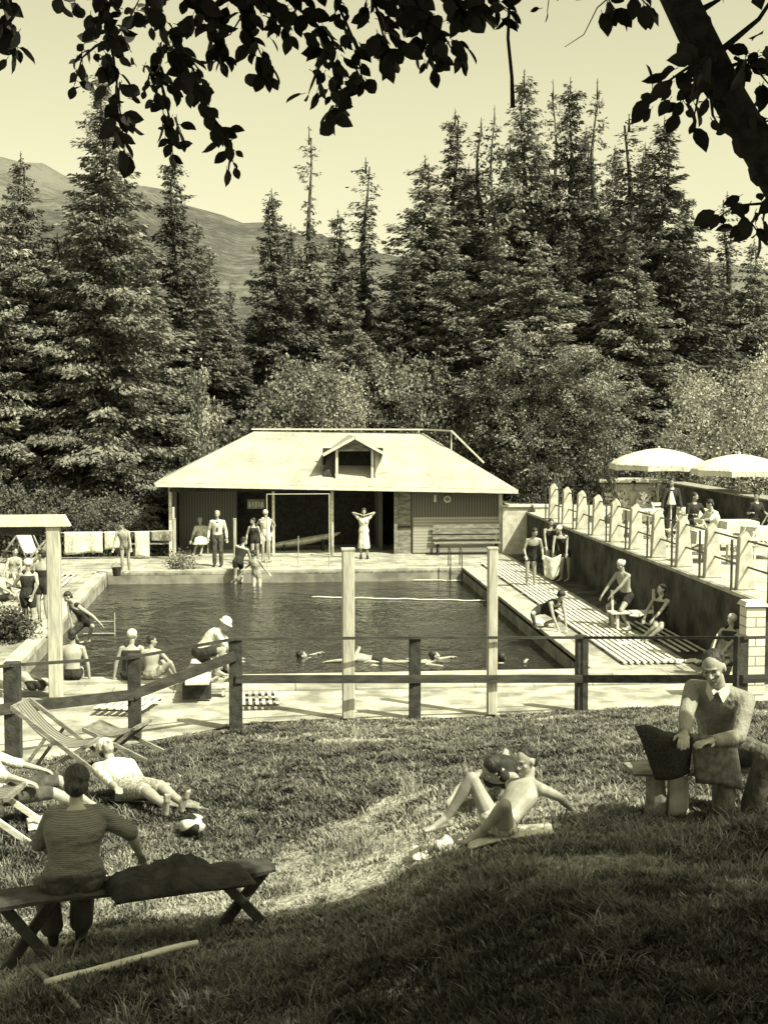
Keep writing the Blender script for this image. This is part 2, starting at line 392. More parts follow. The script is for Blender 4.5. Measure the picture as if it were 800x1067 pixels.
slab('kerb', PX0-.35, PX1+.35, PY1, PY1+.35, .121, 'concrete', .16)
# terrace
TX, TZ = 9.25, 1.5
tag(MB().box((TX+5, 39, TZ/2-.02), (10, 30, TZ-.04)).build('terrace_wall', 'wall_dark'), kind='structure')
tag(MB().box((TX+5.02, 39, TZ-.0), (10.1, 30.06, .08)).build('terrace_floor', mat('gravel', .22, .42, 3, .95, .6, bscale=40, detail=12), bevel=.01), kind='structure')
slab('wall_shade_strip', 8.5, 9.24, 25.6, 46.4, .065, 'wall_dark', .05)  # dark strip painted in to widen the shade at the terrace wall foot
# mountain
def hillmat():
    m, nt, b = newmat('mountain'); N = nt.nodes; L = nt.links
    tc = N.new('ShaderNodeTexCoord')
    n = N.new('ShaderNodeTexNoise'); n.inputs['Scale'].default_value = .16; n.inputs['Detail'].default_value = 12; n.inputs['Roughness'].default_value = .75
    v = N.new('ShaderNodeTexNoise'); v.inputs['Scale'].default_value = .006; v.inputs['Detail'].default_value = 4
    L.new(tc.outputs['Object'], n.inputs[0]); L.new(tc.outputs['Object'], v.inputs[0])
    ad = N.new('ShaderNodeMath'); ad.operation = 'ADD'; L.new(n.outputs[0], ad.inputs[0]); L.new(v.outputs[0], ad.inputs[1])
    r = N.new('ShaderNodeValToRGB'); r.color_ramp.elements[0].color = g(.03); r.color_ramp.elements[1].color = g(.11)
    r.color_ramp.elements[0].position = .45; r.color_ramp.elements[1].position = .545
    hf = N.new('ShaderNodeMath'); hf.operation = 'MULTIPLY'; hf.inputs[1].default_value = .5; L.new(ad.outputs[0], hf.inputs[0])
    L.new(hf.outputs[0], r.inputs[0]); L.new(r.outputs[0], b.inputs['Base Color']); b.inputs['Roughness'].default_value = 1
    bp = N.new('ShaderNodeBump'); bp.inputs['Strength'].default_value = .5; bp.inputs['Distance'].default_value = 3
    L.new(n.outputs[0], bp.inputs['Height']); L.new(bp.outputs[0], b.inputs['Normal'])
    return m
M['mountain'] = hillmat()
hx = np.linspace(-700, 900, 161); hy = np.linspace(260, 1100, 60)
HX, HY = np.meshgrid(hx, hy)
crest = np.interp(hx, [-700, -130, -60, -5, 20, 100, 240, 320, 900], [175, 131, 117, 102, 95, 82, 82, 84, 80])
crest = crest+2.2*np.sin(hx*.09)+1.4*np.sin(hx*.23+1)+1.0*np.sin(hx*.5)
prof = np.clip(1-np.abs(HY-700)/440, 0, 1)**.8
HZ = crest[None, :]*prof + 3*np.sin(HX*.03+HY*.013)*np.sin(HY*.02)*prof*(1-prof)*3
HZ[0, :] = -3; HZ[-1, :] = -3
mb = MB(); mb.v = list(zip(HX.ravel().tolist(), HY.ravel().tolist(), HZ.ravel().tolist()))
nx = len(hx)
mb.f = [(j*nx+i, j*nx+i+1, (j+1)*nx+i+1, (j+1)*nx+i) for j in range(len(hy)-1) for i in range(nx-1)]
tag(mb.build('mountain', 'mountain', smooth=True), kind='structure')
# ------------------------------------------------------------ trees
def quads_from(C, A, B, tone):
    """kite-shaped sprays: centre-line A (vector), half width B (vector)"""
    n = len(C)
    v = np.empty((n, 4, 3), np.float32)
    v[:, 0] = C; v[:, 1] = C+A*.45+B; v[:, 2] = C+A; v[:, 3] = C+A*.45-B
    f = np.arange(n*4, dtype=np.int32)
    return v.reshape(-1, 3), f, np.repeat(tone, 4)
def unit(a): return a/np.maximum(np.linalg.norm(a, axis=-1, keepdims=True), 1e-9)
def spruce_proto(seed, H=16., R=2.8, m='spruce', dens=1.0, sparse_top=0.0, droop=.35, spray=.23):
    r = np.random.default_rng(seed)
    root = thing('spruce_tree', 'x', 'tree')
    mb = MB(); pts = [(0.10*math.sin(k*.9+seed), .10*math.cos(k*1.1+seed), H*k/14) for k in range(15)]
    mb.tube(pts, [max(.02, .26*(1-k/14.3)) for k in range(15)], 8)
    Cs, As, Bs, Ts = [], [], [], []
    bv = mb
    z = .35; secs = r.uniform(.75, 1.2, 8)
    while z < H-.15:
        f = z/H; env = R*(1-f)**.80*(1-.25*np.exp(-f*9))
        if f > 1-sparse_top: env *= .55
        env = max(env, .30)
        nb = 4 if f < 1-sparse_top else int(r.integers(2, 4))
        a0 = r.uniform(0, 6.28)
        for k in range(nb):
            a = a0+k*6.283/nb+r.normal(0, .35)
            L = env*r.choice([r.uniform(.35, .7), r.uniform(.75, 1.25)], p=[.3, .7])*secs[int((a % 6.283)/6.284*8)]*(1+.25*math.sin(z*2.3+a*2))
            L = max(L, .15)
            d = np.array([math.cos(a), math.sin(a), 0.])
            t0 = .35*f-droop*(1-f)*r.uniform(.35, 1.6)+r.normal(0, .09)
            zz = z+r.uniform(-.25, .25)
            # branch line: droops then lifts at the tip
            nsp = max(6, int(dens*L*88))
            t = r.uniform(.08, 1, nsp)**.8
            base = np.array([0, 0, zz])
            P = base+np.outer(t*L, d)+np.outer(L*(t0*t-.28*t*t+.22*t**4), [0, 0, 1])
            side = np.array([-d[1], d[0], 0.])
            sd = r.choice([-1, 1], nsp)*r.uniform(.05, 1, nsp)
            wloc = L*.30*(1-t*.75)
            P = P+np.outer(sd*wloc, side)-np.outer(np.abs(sd)*wloc*.45, [0, 0, 1])+r.normal(0, .05, (nsp, 3))-np.outer(r.random(nsp)**2*.22*min(1, L), [0, 0, 1])
            dirs = unit(d*r.uniform(.5, 1, (nsp, 1))+side*(sd*1.0)[:, None]+np.array([0, 0, -1])*r.uniform(-.15, 1.35, (nsp, 1)))
            ln = spray*r.uniform(.45, 1.15, nsp)*(.55+.45*min(1, L/1.2))
            wd = unit(np.cross(dirs, unit(r.normal(0, .8, (nsp, 3))+np.array([0, 0, .8]))))
            Cs.append(P-dirs*ln[:, None]*.3); As.append(dirs*ln[:, None]); Bs.append(wd*(ln*r.uniform(.16, .27, nsp))[:, None])
            bt = r.uniform(.15, .8)
            Ts.append(np.clip(bt*.6+r.uniform(0, .45, nsp)+.12*t, 0, 1))
            if k % 2 == 0 and L > .5:
                bv.tube([Vector(base), Vector(base+d*L*.5+np.array([0,0,L*(t0*.5-.07)])), Vector(base+d*L*.95+np.array([0,0,L*(t0-.1)]))], [.035, .022, .008], 4)
        z += r.uniform(.09, .20)*(1.0 if f < 1-sparse_top else 1.9)
    # leader
    n = 26; t = r.uniform(0, 1, n); P = np.stack([r.normal(0, .03, n), r.normal(0, .03, n), H-.9+t*1.3], 1)
    dd = unit(np.stack([r.normal(0, 1, n), r.normal(0, 1, n), r.uniform(.3, 1, n)], 1)); ln = .22*(1.2-t)
    Cs.append(P); As.append(dd*ln[:, None]); Bs.append(unit(np.cross(dd, r.normal(0, 1, (n, 3))))*.03); Ts.append(r.uniform(.2, .7, n))
    bv.cyl((0,0,H-.3), (0,0,H+.45), .03, .008, 5)
    bv.build('trunk', 'bark', root, smooth=True)
    v, fc, tn = quads_from(np.concatenate(Cs), np.concatenate(As), np.concatenate(Bs), np.concatenate(Ts))
    npmesh('crown', v, fc, 4, m, root, tn)
    return root
def leafy_proto(seed, H=6., W=5., m='leaf', n=16000, leaf=.17, lobes=16, zlow=.12, name='broadleaf_tree', trunk='bark', upright=False, cat='tree', limbs=True, tr=.12):
    r = np.random.default_rng(seed); root = thing(name, 'x', cat)
    mb = MB(); cr = []
    ph0 = r.uniform(0, 6.28)
    for k in range(lobes):
        u = (k+.5)/lobes; zz = H*(zlow+(1-zlow)*u*.93)
        rad = W/2*math.sqrt(max(.05, 1-((u-.42)/.62)**2)) if not upright else W/2*(.55+.45*math.sin(PI*min(1, u+.15)))*(1-u*.35)
        a = ph0+k*2.4; rr = rad*r.uniform(.25, .72)
        cr.append((np.array([rr*math.cos(a), rr*math.sin(a), zz]), max(.35, rad*r.uniform(.38, .62))))
    top = H*.8
    mb.tube([(0,0,-.05), (.06*H/6, .03, H*.25), (-.05, .05, H*.55), (0, 0, top)], [tr, tr*.8, tr*.5, tr*.18], 8)
    for c, s in (cr if limbs else cr[::3]):
        z0 = min(c[2]*.55, top*.8)
        mb.tube([(0,0,z0), tuple((np.array([0,0,z0])+c)/2+np.array([0,0,.1])), tuple(c)], [tr*.45, tr*.3, tr*.1], 5)
    mb.build('trunk', trunk, root, smooth=True)
    Cs, As, Bs, Ts = [], [], [], []
    tot = sum(s*s for _, s in cr)
    for c, s in cr:
        k = int(n*s*s/tot)
        # twig clumps on the lobe, leaves round each clump
        nc = max(8, k//55); dirs = unit(r.normal(0, 1, (nc, 3))); rad = s*r.uniform(.5, 1.18, nc)
        cc = c+dirs*rad[:, None]*np.array([1, 1, .85]); ct = r.uniform(.0, .8, nc)
        idx = r.integers(0, nc, k)
        P = cc[idx]+r.normal(0, .10+.075*s, (k, 3))
        P[:, 2] = np.maximum(P[:, 2], .05)
        dd = unit(dirs[idx]+r.normal(0, .9, (k, 3))); ln = leaf*r.uniform(.6, 1.35, k)
        nn = unit(np.cross(dd, unit(dirs[idx]+r.normal(0, .5, (k, 3)))))
        Cs.append(P); As.append(dd*ln[:, None]); Bs.append(nn*(ln*r.uniform(.25, .42, k))[:, None]); Ts.append(np.clip(ct[idx]+r.uniform(0, .35, k), 0, 1))
    v, fc, tn = quads_from(np.concatenate(Cs), np.concatenate(As), np.concatenate(Bs), np.concatenate(Ts))
    npmesh('crown', v, fc, 4, m, root, tn)
    return root
used = set()
def plant(proto, px, pytop, Y, H0, wid=1.0, rz=0., label='', group=None, name=None, z0=0.0, cat=None):
    t = at_y(px, pytop, Y)
    o = proto if proto.name not in used else copy_tree(proto)
    used.add(o.name); used.add(proto.name)
    s = (t.z-z0)/H0
    o.location = (t.x, Y, z0); o.scale = (wid, wid, s); o.rotation_euler = (0, 0, rz)
    if name: o.name = name
    o['label'] = label
    if cat: o['category'] = cat
    if group: o['group'] = group
    return o
S = [spruce_proto(1, 17, 2.9), spruce_proto(2, 17, 2.5, 'spruce_dark', droop=.25), spruce_proto(3, 15, 2.2, 'spruce', dens=.8, sparse_top=.28),
     spruce_proto(4, 19, 3.0, 'spruce', droop=.45), spruce_proto(5, 16, 1.15, 'spruce_dark', dens=.7, sparse_top=.1), spruce_proto(6, 17, 3.4, 'spruce_light', dens=1.1, droop=.5)]
SH = [17, 17, 15, 19, 16, 17]
grp = 'tall spruces rising behind the pool house'
SP = [ # proto, px, top, Y, width, label
 (3, 105, 78, 53, 1.05, 'tallest spruce left of the pool house, its top touching the hanging leaves'),
 (0, 22, 168, 54, 1.0, 'bushy spruce at the left edge of the photo'),
 (5, -28, 150, 53, 1.0, 'spruce cut off by the left edge of the photo'),
 (1, 180, 168, 57, 1.05, 'full dark spruce standing just right of the tallest left one'),
 (5, 150, 262, 55.5, .75, 'lighter low spruce with drooping boughs before the tallest left one'),
 (0, 60, 250, 54, .85, 'drooping spruce over the left bathing platform'),
 (1, 283, 205, 60, 1.0, 'dark spruce left of the thin broken topped one, behind the roof ridge'),
 (2, 322, 143, 62, 1.15, 'spruce with a thin broken bare top above the roof'),
 (0, 352, 226, 64, .9, 'shorter spruce right of the thin broken topped one'),
 (4, 381, 174, 63, 1.1, 'narrow spire like spruce standing alone above the dormer'),
 (3, 443, 170, 60, 1.0, 'broad spruce at the left shoulder of the big right clump'),
 (1, 474, 124, 64, .95, 'dark pointed spruce second from left in the big right clump'),
 (4, 501, 134, 67, 1.3, 'narrow spruce between two broader ones in the right clump'),
 (2, 515, 122, 66, 1.0, 'thin topped spruce near the middle of the right clump'),
 (0, 546, 84, 62, 1.05, 'tallest spruce of the right clump, under the bare twig'),
 (2, 576, 96, 66, 1.0, 'pale topped spruce right of the tallest one in the clump'),
 (1, 594, 92, 62, 1.0, 'dense dark spruce in the middle of the right clump'),
 (2, 622, 95, 61, 1.1, 'scraggy spruce with one sided bare upper boughs'),
 (4, 655, 130, 65, 1.5, 'slim spruce beside the darkest wide one'),
 (1, 692, 132, 58, 1.25, 'widest and darkest spruce at the right end of the clump'),
 (5, 558, 262, 55, .95, 'light boughed spruce low in front of the right clump'),
 (3, 640, 285, 56, .85, 'spruce with layered boughs above the umbrellas'),
 (4, 757, 208, 72, 1.1, 'thin distant spruce between the leaning limb and the dark clump'),
 (0, 785, 255, 62, .8, 'small spruce at the right edge above the pale shrub'),
 (1, 531, 152, 69, .8, 'dark spruce filling the gap left of the tallest of the clump'),
 (0, 560, 150, 70, .8, 'spruce between the tallest and the pale topped one'),
 (1, 610, 140, 69, .8, 'dark spruce right behind the scraggy one'),
 (3, 640, 160, 68, .75, 'broad spruce between the scraggy and the slim one'),
 (1, 672, 158, 66, .8, 'dark spruce just left of the darkest wide one'),
 (0, 458, 215, 66, .8, 'spruce low between the left shoulder of the clump and the pointed one'),
 (3, 488, 178, 69, .8, 'spruce between the pointed and the narrow one of the clump'),
 (1, 712, 205, 62, .8, 'dark spruce sloping down to the right of the darkest wide one'),
 (1, 303, 240, 66, .8, 'dark spruce filling the gap right of the one at the ridge end'),
 (3, 205, 232, 60, .75, 'spruce close to the right of the full dark left one'),
 (1, 130, 190, 58, .8, 'dark spruce between the tallest left one and the full dark one'),
 (0, 78, 205, 57, .8, 'spruce close to the left of the tallest left one'),
 (3, 470, 262, 57, .7, 'lighter spruce standing before the left half of the right clump'),
 (0, 520, 236, 56, .75, 'bushy spruce standing before the tallest of the right clump'),
 (1, 592, 240, 57, .75, 'dark spruce standing before the middle of the right clump'),
 (5, 660, 252, 55, .75, 'pale boughed spruce below the darkest wide one'),
 (1, 420, 268, 58, .7, 'dark spruce between the spire like one and the right clump'),
 (0, 365, 292, 57, .6, 'small spruce low behind the dormer'),
 (3, 240, 300, 59, .55, 'small spruce low in the gap left of the ridge end'),
 (1, 700, 262, 60, .75, 'dark spruce low at the right side of the clump'),
 (1, 738, 276, 60, .8, 'short dark spruce behind the pale shrub on the right'),
 (3, 812, 262, 66, .9, 'spruce cut by the right edge of the photo'),
]
for i, (k, px, ty, Y, wd, lab) in enumerate(SP):
    plant(S[k], px, ty, Y, SH[k], wd*((1.32 if px < 400 else 1.58) if k != 4 else 1.8), i*1.7, lab, grp)
# second row, lower, filling the wood behind
for i, px in enumerate([-70, 5, 70, 128, 232-14, 262, 300, 410, 425, 490, 530, 610, 670, 715, 730]):
    ty = [210, 300, 250, 300, 262, 330, 280, 290, 330, 215, 190, 200, 215, 265, 300][i]
    nb = ['beyond the left edge', 'behind the left platform', 'deep behind the tallest left one', 'between the two big left ones', 'at the right foot of the left clump', 'low in the gap under the mountain', 'behind the dark one at the ridge end', 'behind the spire like one', 'low between the dormer and the right clump', 'behind the left half of the right clump', 'hidden behind the tallest of the right clump', 'deep in the middle of the right clump', 'behind the darkest wide one', 'low at the right end of the clump', 'behind the short dark one on the right'][i]
    plant(S[[0, 1, 3, 1, 0, 1, 0, 3, 1, 0, 1, 3, 0, 1, 1][i]], px, ty, 70+(i*37 % 8), SH[[0, 1, 3, 1, 0, 1, 0, 3, 1, 0, 1, 3, 0, 1, 1][i]], 1.25, i*2.1+.5, 'half hidden spruce of the back row, '+nb, 'back row of spruces')
# broadleaf
Bp = [leafy_proto(21, 7, 6, 'leaf', 27000, .135), leafy_proto(22, 8, 5, 'leaf_light', 22000, .12), leafy_proto(23, 12, 5.4, 'leaf', 32000, .135, 22), leafy_proto(24, 6, 6.5, 'leaf_pale', 26000, .10, 18, .02),
      leafy_proto(25, 4.5, 2.0, 'leaf_light', 4000, .12, 8, .3, name='young_birch', trunk='bark_pale', tr=.07), leafy_proto(26, 3, 5, 'leaf_dark', 9000, .14, 12, .0, name='shrub', cat='shrub')]
BH = [7, 8, 12, 6, 4.5, 3]
for k, px, ty, Y, wd, rz, lab in [
 (0, 312, 372, 54.8, .9, 0, 'rounded leafy tree over the left half of the roof'),
 (1, 392, 352, 57.5, .95, 1, 'pale leafy tree rising behind the dormer'),
 (0, 447, 372, 56, .85, 2, 'bushy leafy tree over the right half of the roof'),
 (2, 548, 335, 53.2, .8, 0, 'tall leafy tree right of the pool house'),
 (2, 605, 352, 52.2, .85, 2.2, 'tall pale leafy tree between pool house and umbrellas'),
 (0, 505, 402, 55.5, .85, 3, 'low leafy tree at the right end of the roof'),
 (1, 345, 372, 54.6, .85, 3.6, 'low pale leafy tree close behind the roof ridge'),
 (3, 768, 375, 48, 1.15, 0, 'large pale fine leaved shrub above the right umbrella'),
 (3, 838, 350, 52, 1.0, 2, 'pale shrub cut by the right edge of the photo'),
 (1, 718, 372, 55, .8, 2.4, 'light leafy tree between dark spruce and pale shrub')]:
    plant(Bp[k], px, ty, Y, BH[k], wd, rz, lab, 'broadleaf trees behind the pool house')
plant(Bp[4], 207, 385, 53.8, 4.5*1.0, .85, 0, 'young birch with thin pale trunk left of the pool house roof')
for i, (px, ty, Y, wd, z0, lab) in enumerate([
 (622, 478, 50.5, .55, 0, 'dark arching shrub left of the umbrellas'),
 (575, 485, 51, .6, 0, 'dark shrub behind the white wall by the pool house'),
 (560, 452, 53, .75, 0, 'dark shrub between the pool house and the tall pale tree'),
 (655, 462, 53, .8, 0, 'dark shrub behind the left umbrella'),
 (720, 470, 50, .85, 0, 'dark shrub behind the gap between the umbrellas'),
 (800, 478, 48, .8, 0, 'dark shrub behind the right umbrella'),
 (150, 500, 52.5, .6, 0, 'dark shrub at the left end of the pool house'),
 (110, 520, 48.5, .7, 0, 'dark shrub behind the hanging white sheets'),
 (40, 512, 49, .9, 0, 'dark shrub behind the left bathing platform'),
 (-20, 500, 48, .8, 0, 'dark shrub at the left edge behind the bathers'),
 (186, 478, 54, .6, 0, 'dark shrub at the foot of the young birch'),
 (240, 446, 55.5, .9, 0, 'dark shrub behind the left slope of the roof')]):
    plant(Bp[5], px, ty, Y, 3, wd, i*1.3, lab, 'dark shrubs round the pool yard', z0=z0)

# ------------------------------------------------------------ near tree (limb, hanging twigs, shading crown)
apple = thing('apple_tree', 'gnarled dark fruit tree whose limb and leafy twigs hang over the top of the photo', 'tree', (0, 0, 0))
NT = MB()
def P4(px, py, Y): return at_y(px, py, Y)
bx, by = 3.15, 3.9
limb = [Vector((bx+.2, by-.3, G(bx, by)-.1)), Vector((bx, by, 3.9)), Vector((2.75, by+.05, 4.8)), P4(872, 290, 4.0), P4(800, 172, 3.9), P4(757, 98, 3.85), P4(722, 30, 3.8), P4(694, -30, 3.8), P4(655, -120, 3.6), P4(560, -260, 3.3)]
NT.tube(limb, [.26, .19, .14, .072, .053, .050, .051, .050, .045, .03], 12)
for t in range(7):
    p = limb[4].lerp(limb[6], t/6); NT.sph(p+Vector((random.uniform(-.03, .03), 0, random.uniform(-.02, .02))), random.uniform(.045, .055), 8, 6)
NT.tube([limb[2], Vector((3.2, 3.2, 5.9)), Vector((3.4, 2.0, 7.4)), Vector((3.0, .6, 8.6))], [.14, .12, .09, .05], 9)
NT.tube([Vector((bx, by, 4.2)), Vector((4.2, 4.4, 5.6)), Vector((5.4, 4.3, 7.2)), Vector((6.6, 3.6, 8.4))], [.13, .11, .08, .04], 9)
NT.tube([P4(655, -120, 3.6), P4(420, -170, 3.6), P4(150, -150, 3.8), P4(-60, -120, 4)], [.05, .035, .025, .015], 8)
for a in ((742, 60, 790, 20, 830, -40), (722, 15, 748, 0, 760, -60)): 
    NT.tube([P4(a[0], a[1], 3.8), P4(a[2], a[3], 3.8), P4(a[4], a[5], 3.7)], [.012, .007, .004], 6)
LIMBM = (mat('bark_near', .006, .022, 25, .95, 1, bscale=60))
# bumps of bark are in the bump map; knots:
def leaf_mesh_arrays(C, D, Nn, L, W):
    """ovate leaf, folded along its midrib: 8 verts, 6 quads-ish (tris)"""
    S_ = np.cross(D, Nn); n = len(C); v = np.empty((n, 14, 3), np.float32)
    st = [(.13, .52), (.36, .96), (.60, .90), (.82, .50)]
    prof = [(0, 0, 0)]+[(a, b, .12) for a, b in st]+[(1, 0, 0)]+[(a, -b, .12) for a, b in st[::-1]]+[(a, 0, 0) for a, b in st]
    for k, (a, b, c) in enumerate(prof):
        v[:, k] = C+D*(a*L)[:, None]+S_*(b*W/2)[:, None]+Nn*((c*W)-.14*L*a*a)[:, None]
    tris = np.array([(0,1,10), (1,2,11), (1,11,10), (2,3,12), (2,12,11), (3,4,13), (3,13,12), (4,5,13), (0,10,9), (9,10,11), (9,11,8), (8,11,12), (8,12,7), (7,12,13), (7,13,6), (6,13,5)], np.int32)
    f = (tris[None]+(np.arange(n)*14)[:, None, None]).ravel()
    return v.reshape(-1, 3), f
r = np.random.default_rng(77)
twigs = [ # polyline px, leaves, leaf scale
 ([(2,-30),(8,20),(12,52)], 16, 1), ([(45,-40),(58,-10),(66,4)], 5, 1), ([(100,-40),(108,10),(118,55),(124,105),(130,152)], 34, .95), ([(118,40),(100,48),(86,60),(78,88)], 9, .8),
 ([(118,40),(135,20),(150,-10)], 10, 1), ([(150,-40),(160,10),(175,50),(190,62)], 20, 1), ([(175,50),(158,70),(152,92)], 8, .8),
 ([(160,60),(172,100),(178,130),(180,158)], 16, 1), ([(185,40),(205,80),(210,100)], 12, 1), ([(190,62),(212,110),(232,135),(244,172)], 17, .95), ([(185,-40),(205,0),(225,30),(232,62)], 22, 1.05),
 ([(215,-40),(245,0),(262,35),(282,78)], 26, 1.1), ([(245,-30),(275,0),(300,35)], 22, 1.1), ([(290,-40),(300,0),(335,30),(345,60)], 24, 1.1), ([(345,60),(352,90),(349,128)], 12, .95),
 ([(320,-40),(350,0),(370,45),(378,85),(350,112)], 24, 1), ([(340,50),(325,88),(322,96)], 3, .8), ([(360,-40),(390,0),(400,40),(405,55)], 24, 1.1), ([(385,-40),(420,0),(440,30),(450,70)], 26, 1.1), ([(420,0),(455,25),(477,62)], 14, 1.1),
 ([(440,-40),(470,0),(500,15)], 18, 1.1), ([(480,-40),(505,-5),(528,12)], 14, 1), ([(530,-40),(575,-30),(570,12)], 5, .8), ([(610,-60),(620,-20),(642,12)], 9, 1.1), ([(642,-40),(660,-10),(676,8)], 5, 1.05),
 ([(745,62),(720,68),(695,85),(672,112)], 11, 1.15), ([(733,75),(715,88),(705,115)], 5, 1.15), ([(738,80),(727,100),(722,125)], 4, 1.1), ([(740,95),(742,120),(748,130)], 4, 1.1),
 ([(758,70),(780,62),(792,58)], 6, 1.1), ([(765,60),(790,75),(806,95)], 7, 1.15), ([(775,120),(795,128),(812,120)], 3, 1), ([(830,200),(795,212),(768,214),(742,230)], 8, 1.1), ([(800,212),(782,232),(795,250)], 5, 1.1),
 ([(60,-50),(90,-10),(108,-15)], 8, 1), ([(270,-60),(310,-30),(380,-35),(470,-45)], 45, 1.2), ([(130,-60),(180,-25),(250,-40)], 26, 1.2)]
tb = NT; LC, LD, LN, LL, LW = [], [], [], [], []
for pl, nlf, s in twigs:
    Yd = r.uniform(3.7, 4.5) if pl[0][0] < 690 else r.uniform(3.65, 3.95)
    pts = [P4(x, y, Yd+.04*i) for i, (x, y) in enumerate(pl)]
    tb.tube(pts, [.006-.0045*i/(len(pts)-1) for i in range(len(pts))], 6)
    nlf = int(nlf*2.2)
    for k in range(nlf):
        t = (k+.7)/nlf*(len(pts)-1); i = min(int(t), len(pts)-2); p = pts[i].lerp(pts[i+1], t-i)
        d = (pts[i+1]-pts[i]).normalized()
        a = Vector((r.normal(0, .8), r.normal(0, .6), r.normal(-.35, .5)))
        if k == nlf-1: a = d*1.2
        dd = (d*.6+a).normalized(); nn = Vector(r.normal(0, 1, 3)); nn = nn*.6+Vector((0, -.75, .25)); nn = (nn-dd*nn.dot(dd)).normalized()
        L = .063*s*r.uniform(.5, 1.2)
        if k < nlf-1: p = p+Vector(r.normal(0, .016, 3))
        tb.cyl(p, p+dd*.012, .0012, .0012, 4, False)
        LC.append(p+dd*.010); LD.append(dd); LN.append(nn); LL.append(L); LW.append(L*r.uniform(.58, .74))
tb.tube([P4(531,-10,4.2), P4(529,40,4.2), P4(533,80,4.2), P4(534,112,4.2)], [.0045, .005, .0055, .0075], 6)
tb.tube([P4(655,-20,4), P4(622,8,4), P4(608,36,4), P4(588,49,4)], [.003, .002, .0015, .001], 5)
tb.tube([P4(250,20,4.1), P4(240,36,4.1), P4(224,42,4.1)], [.003, .002, .0015], 5)
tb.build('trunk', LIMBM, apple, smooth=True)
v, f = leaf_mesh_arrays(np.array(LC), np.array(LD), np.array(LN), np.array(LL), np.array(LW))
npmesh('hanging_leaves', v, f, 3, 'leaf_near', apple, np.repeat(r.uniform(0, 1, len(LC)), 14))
# the crown above, out of the frame: it throws the shade in the foreground
poly = [(-30, 1060), (0, 1035), (50, 993), (90, 972), (121, 957), (216, 965), (282, 963), (302, 947), (345, 940), (400, 928), (440, 900), (470, 884), (520, 872), (580, 866), (640, 858), (700, 852), (815, 846)]
edge = []
for (px, py) in poly:
    z = 2.0
    for _ in range(16):
        q = at_z(px, py, z); z = .5*z+.5*G(q.x, q.y)
    q = at_z(px, py, z); edge.append((q.x, q.y))
ex = [e[0] for e in edge]; ey = [e[1] for e in edge]
CC, CT = [], []
def clump_at(p, sz, h0=4.6, h1=6.6):
    for _ in range(30):
        c = p+SUN*(r.uniform(h0, h1)/SUN.z); rel = c-Vector((0, 0, CAMZ)); q = CM.transposed() @ rel; mg = .5/max(q.length, .3)*F_PX
        if q.length < 1.6: continue
        if q.z < 0 and -540-mg < (q.y/-q.z*F_PX) < 540+mg and abs(q.x/-q.z*F_PX) < 405+mg: continue
        CC.append(c); CT.append(sz); return
tries = 0
while len(CC) < 6800 and tries < 30000:
    tries += 1
    x = r.uniform(-2.6, 5.6); yb = np.interp(x, ex, ey)
    y = r.uniform(3.6, yb-.12) if tries % 3 == 0 else r.uniform(max(3.6, yb-1.5), yb-.12)
    if math.sin(x*3.1+y*1.7)*math.sin(y*2.9-x*1.3) > .93: continue
    clump_at(Vector((x, y, G(x, y))), .07 if y > yb-.45 else .16)
def shade_spot(p, rad, n_):  # extra unseen leaf clumps added towards the sun to shade a chosen spot
    for _ in range(n_):
        d_ = Vector(r.normal(0, 1, 3)).normalized()*rad*r.random()**.5; clump_at(Vector(p)+d_, .07)
zq = 1.6
for _ in range(16): q = at_z(238, 968, zq); zq = .5*zq+.5*G(q.x, q.y)
W0 = at_z(75, 937, zq+.40)+Vector((0, .14, 0))
for dx_, dz_, rd, nn_ in ((0, .78, .13, 110), (-.12, .55, .13, 100), (.05, .56, .11, 90), (.18, .52, .07, 40), (-.2, .35, .12, 70), (-.12, .15, .14, 60), (-.25, 0, .15, 40)): shade_spot(W0+Vector((dx_, 0, dz_)), rd, nn_)
shade_spot(at_y(180, 915, 8.7), .22, 60); shade_spot(at_y(240, 915, 8.8), .16, 40)
for q_, rd, nn_ in (((702, 752), .10, 40), ((716, 765), .13, 60), ((735, 800), .15, 60), ((690, 785), .2, 110), ((712, 742), .08, 20), ((750, 845), .16, 50), ((722, 775), .14, 50)): shade_spot(at_y(q_[0], q_[1], 8.9), rd, nn_)
nb_ = 0
while nb_ < 2600:     # unseen leaves added over and behind the camera to block sky light
    p = Vector((r.uniform(-5.5, 8.5), r.uniform(-5, 2.0), r.uniform(6.6, 10.2))); rel = p-Vector((0, 0, CAMZ)); q = CM.transposed() @ rel; mg = .5/max(q.length, .3)*F_PX
    nb_ += 1
    if q.z < 0 and -540-mg < (q.y/-q.z*F_PX) < 540+mg and abs(q.x/-q.z*F_PX) < 405+mg: continue
    CC.append(p); CT.append(.22)
CC = np.array([tuple(c) for c in CC]); k = 26; n = len(CC)*k
P = np.repeat(CC, k, 0)+r.normal(0, 1, (n, 3))*np.repeat(np.array(CT), k)[:, None]
D = unit(r.normal(0, 1, (n, 3))); Nn = unit(np.cross(D, r.normal(0, 1, (n, 3)))); L = r.uniform(.08, .12, n)
L = np.where(np.repeat(np.array(CT), k) < .1, L*.75, L*1.1)
v = np.empty((n, 4, 3), np.float32); S2 = np.cross(D, Nn)
v[:, 0] = P; v[:, 1] = P+D*(L*.45)[:, None]+S2*(L*.33)[:, None]; v[:, 2] = P+D*L[:, None]; v[:, 3] = P+D*(L*.45)[:, None]-S2*(L*.33)[:, None]
npmesh('crown_and_shade_leaves', v.reshape(-1, 3), np.arange(n*4, dtype=np.int32), 4, 'leaf_near', apple, np.repeat(r.uniform(0, 1, n), 4))  # crown leaves together with the clumps added only for shade

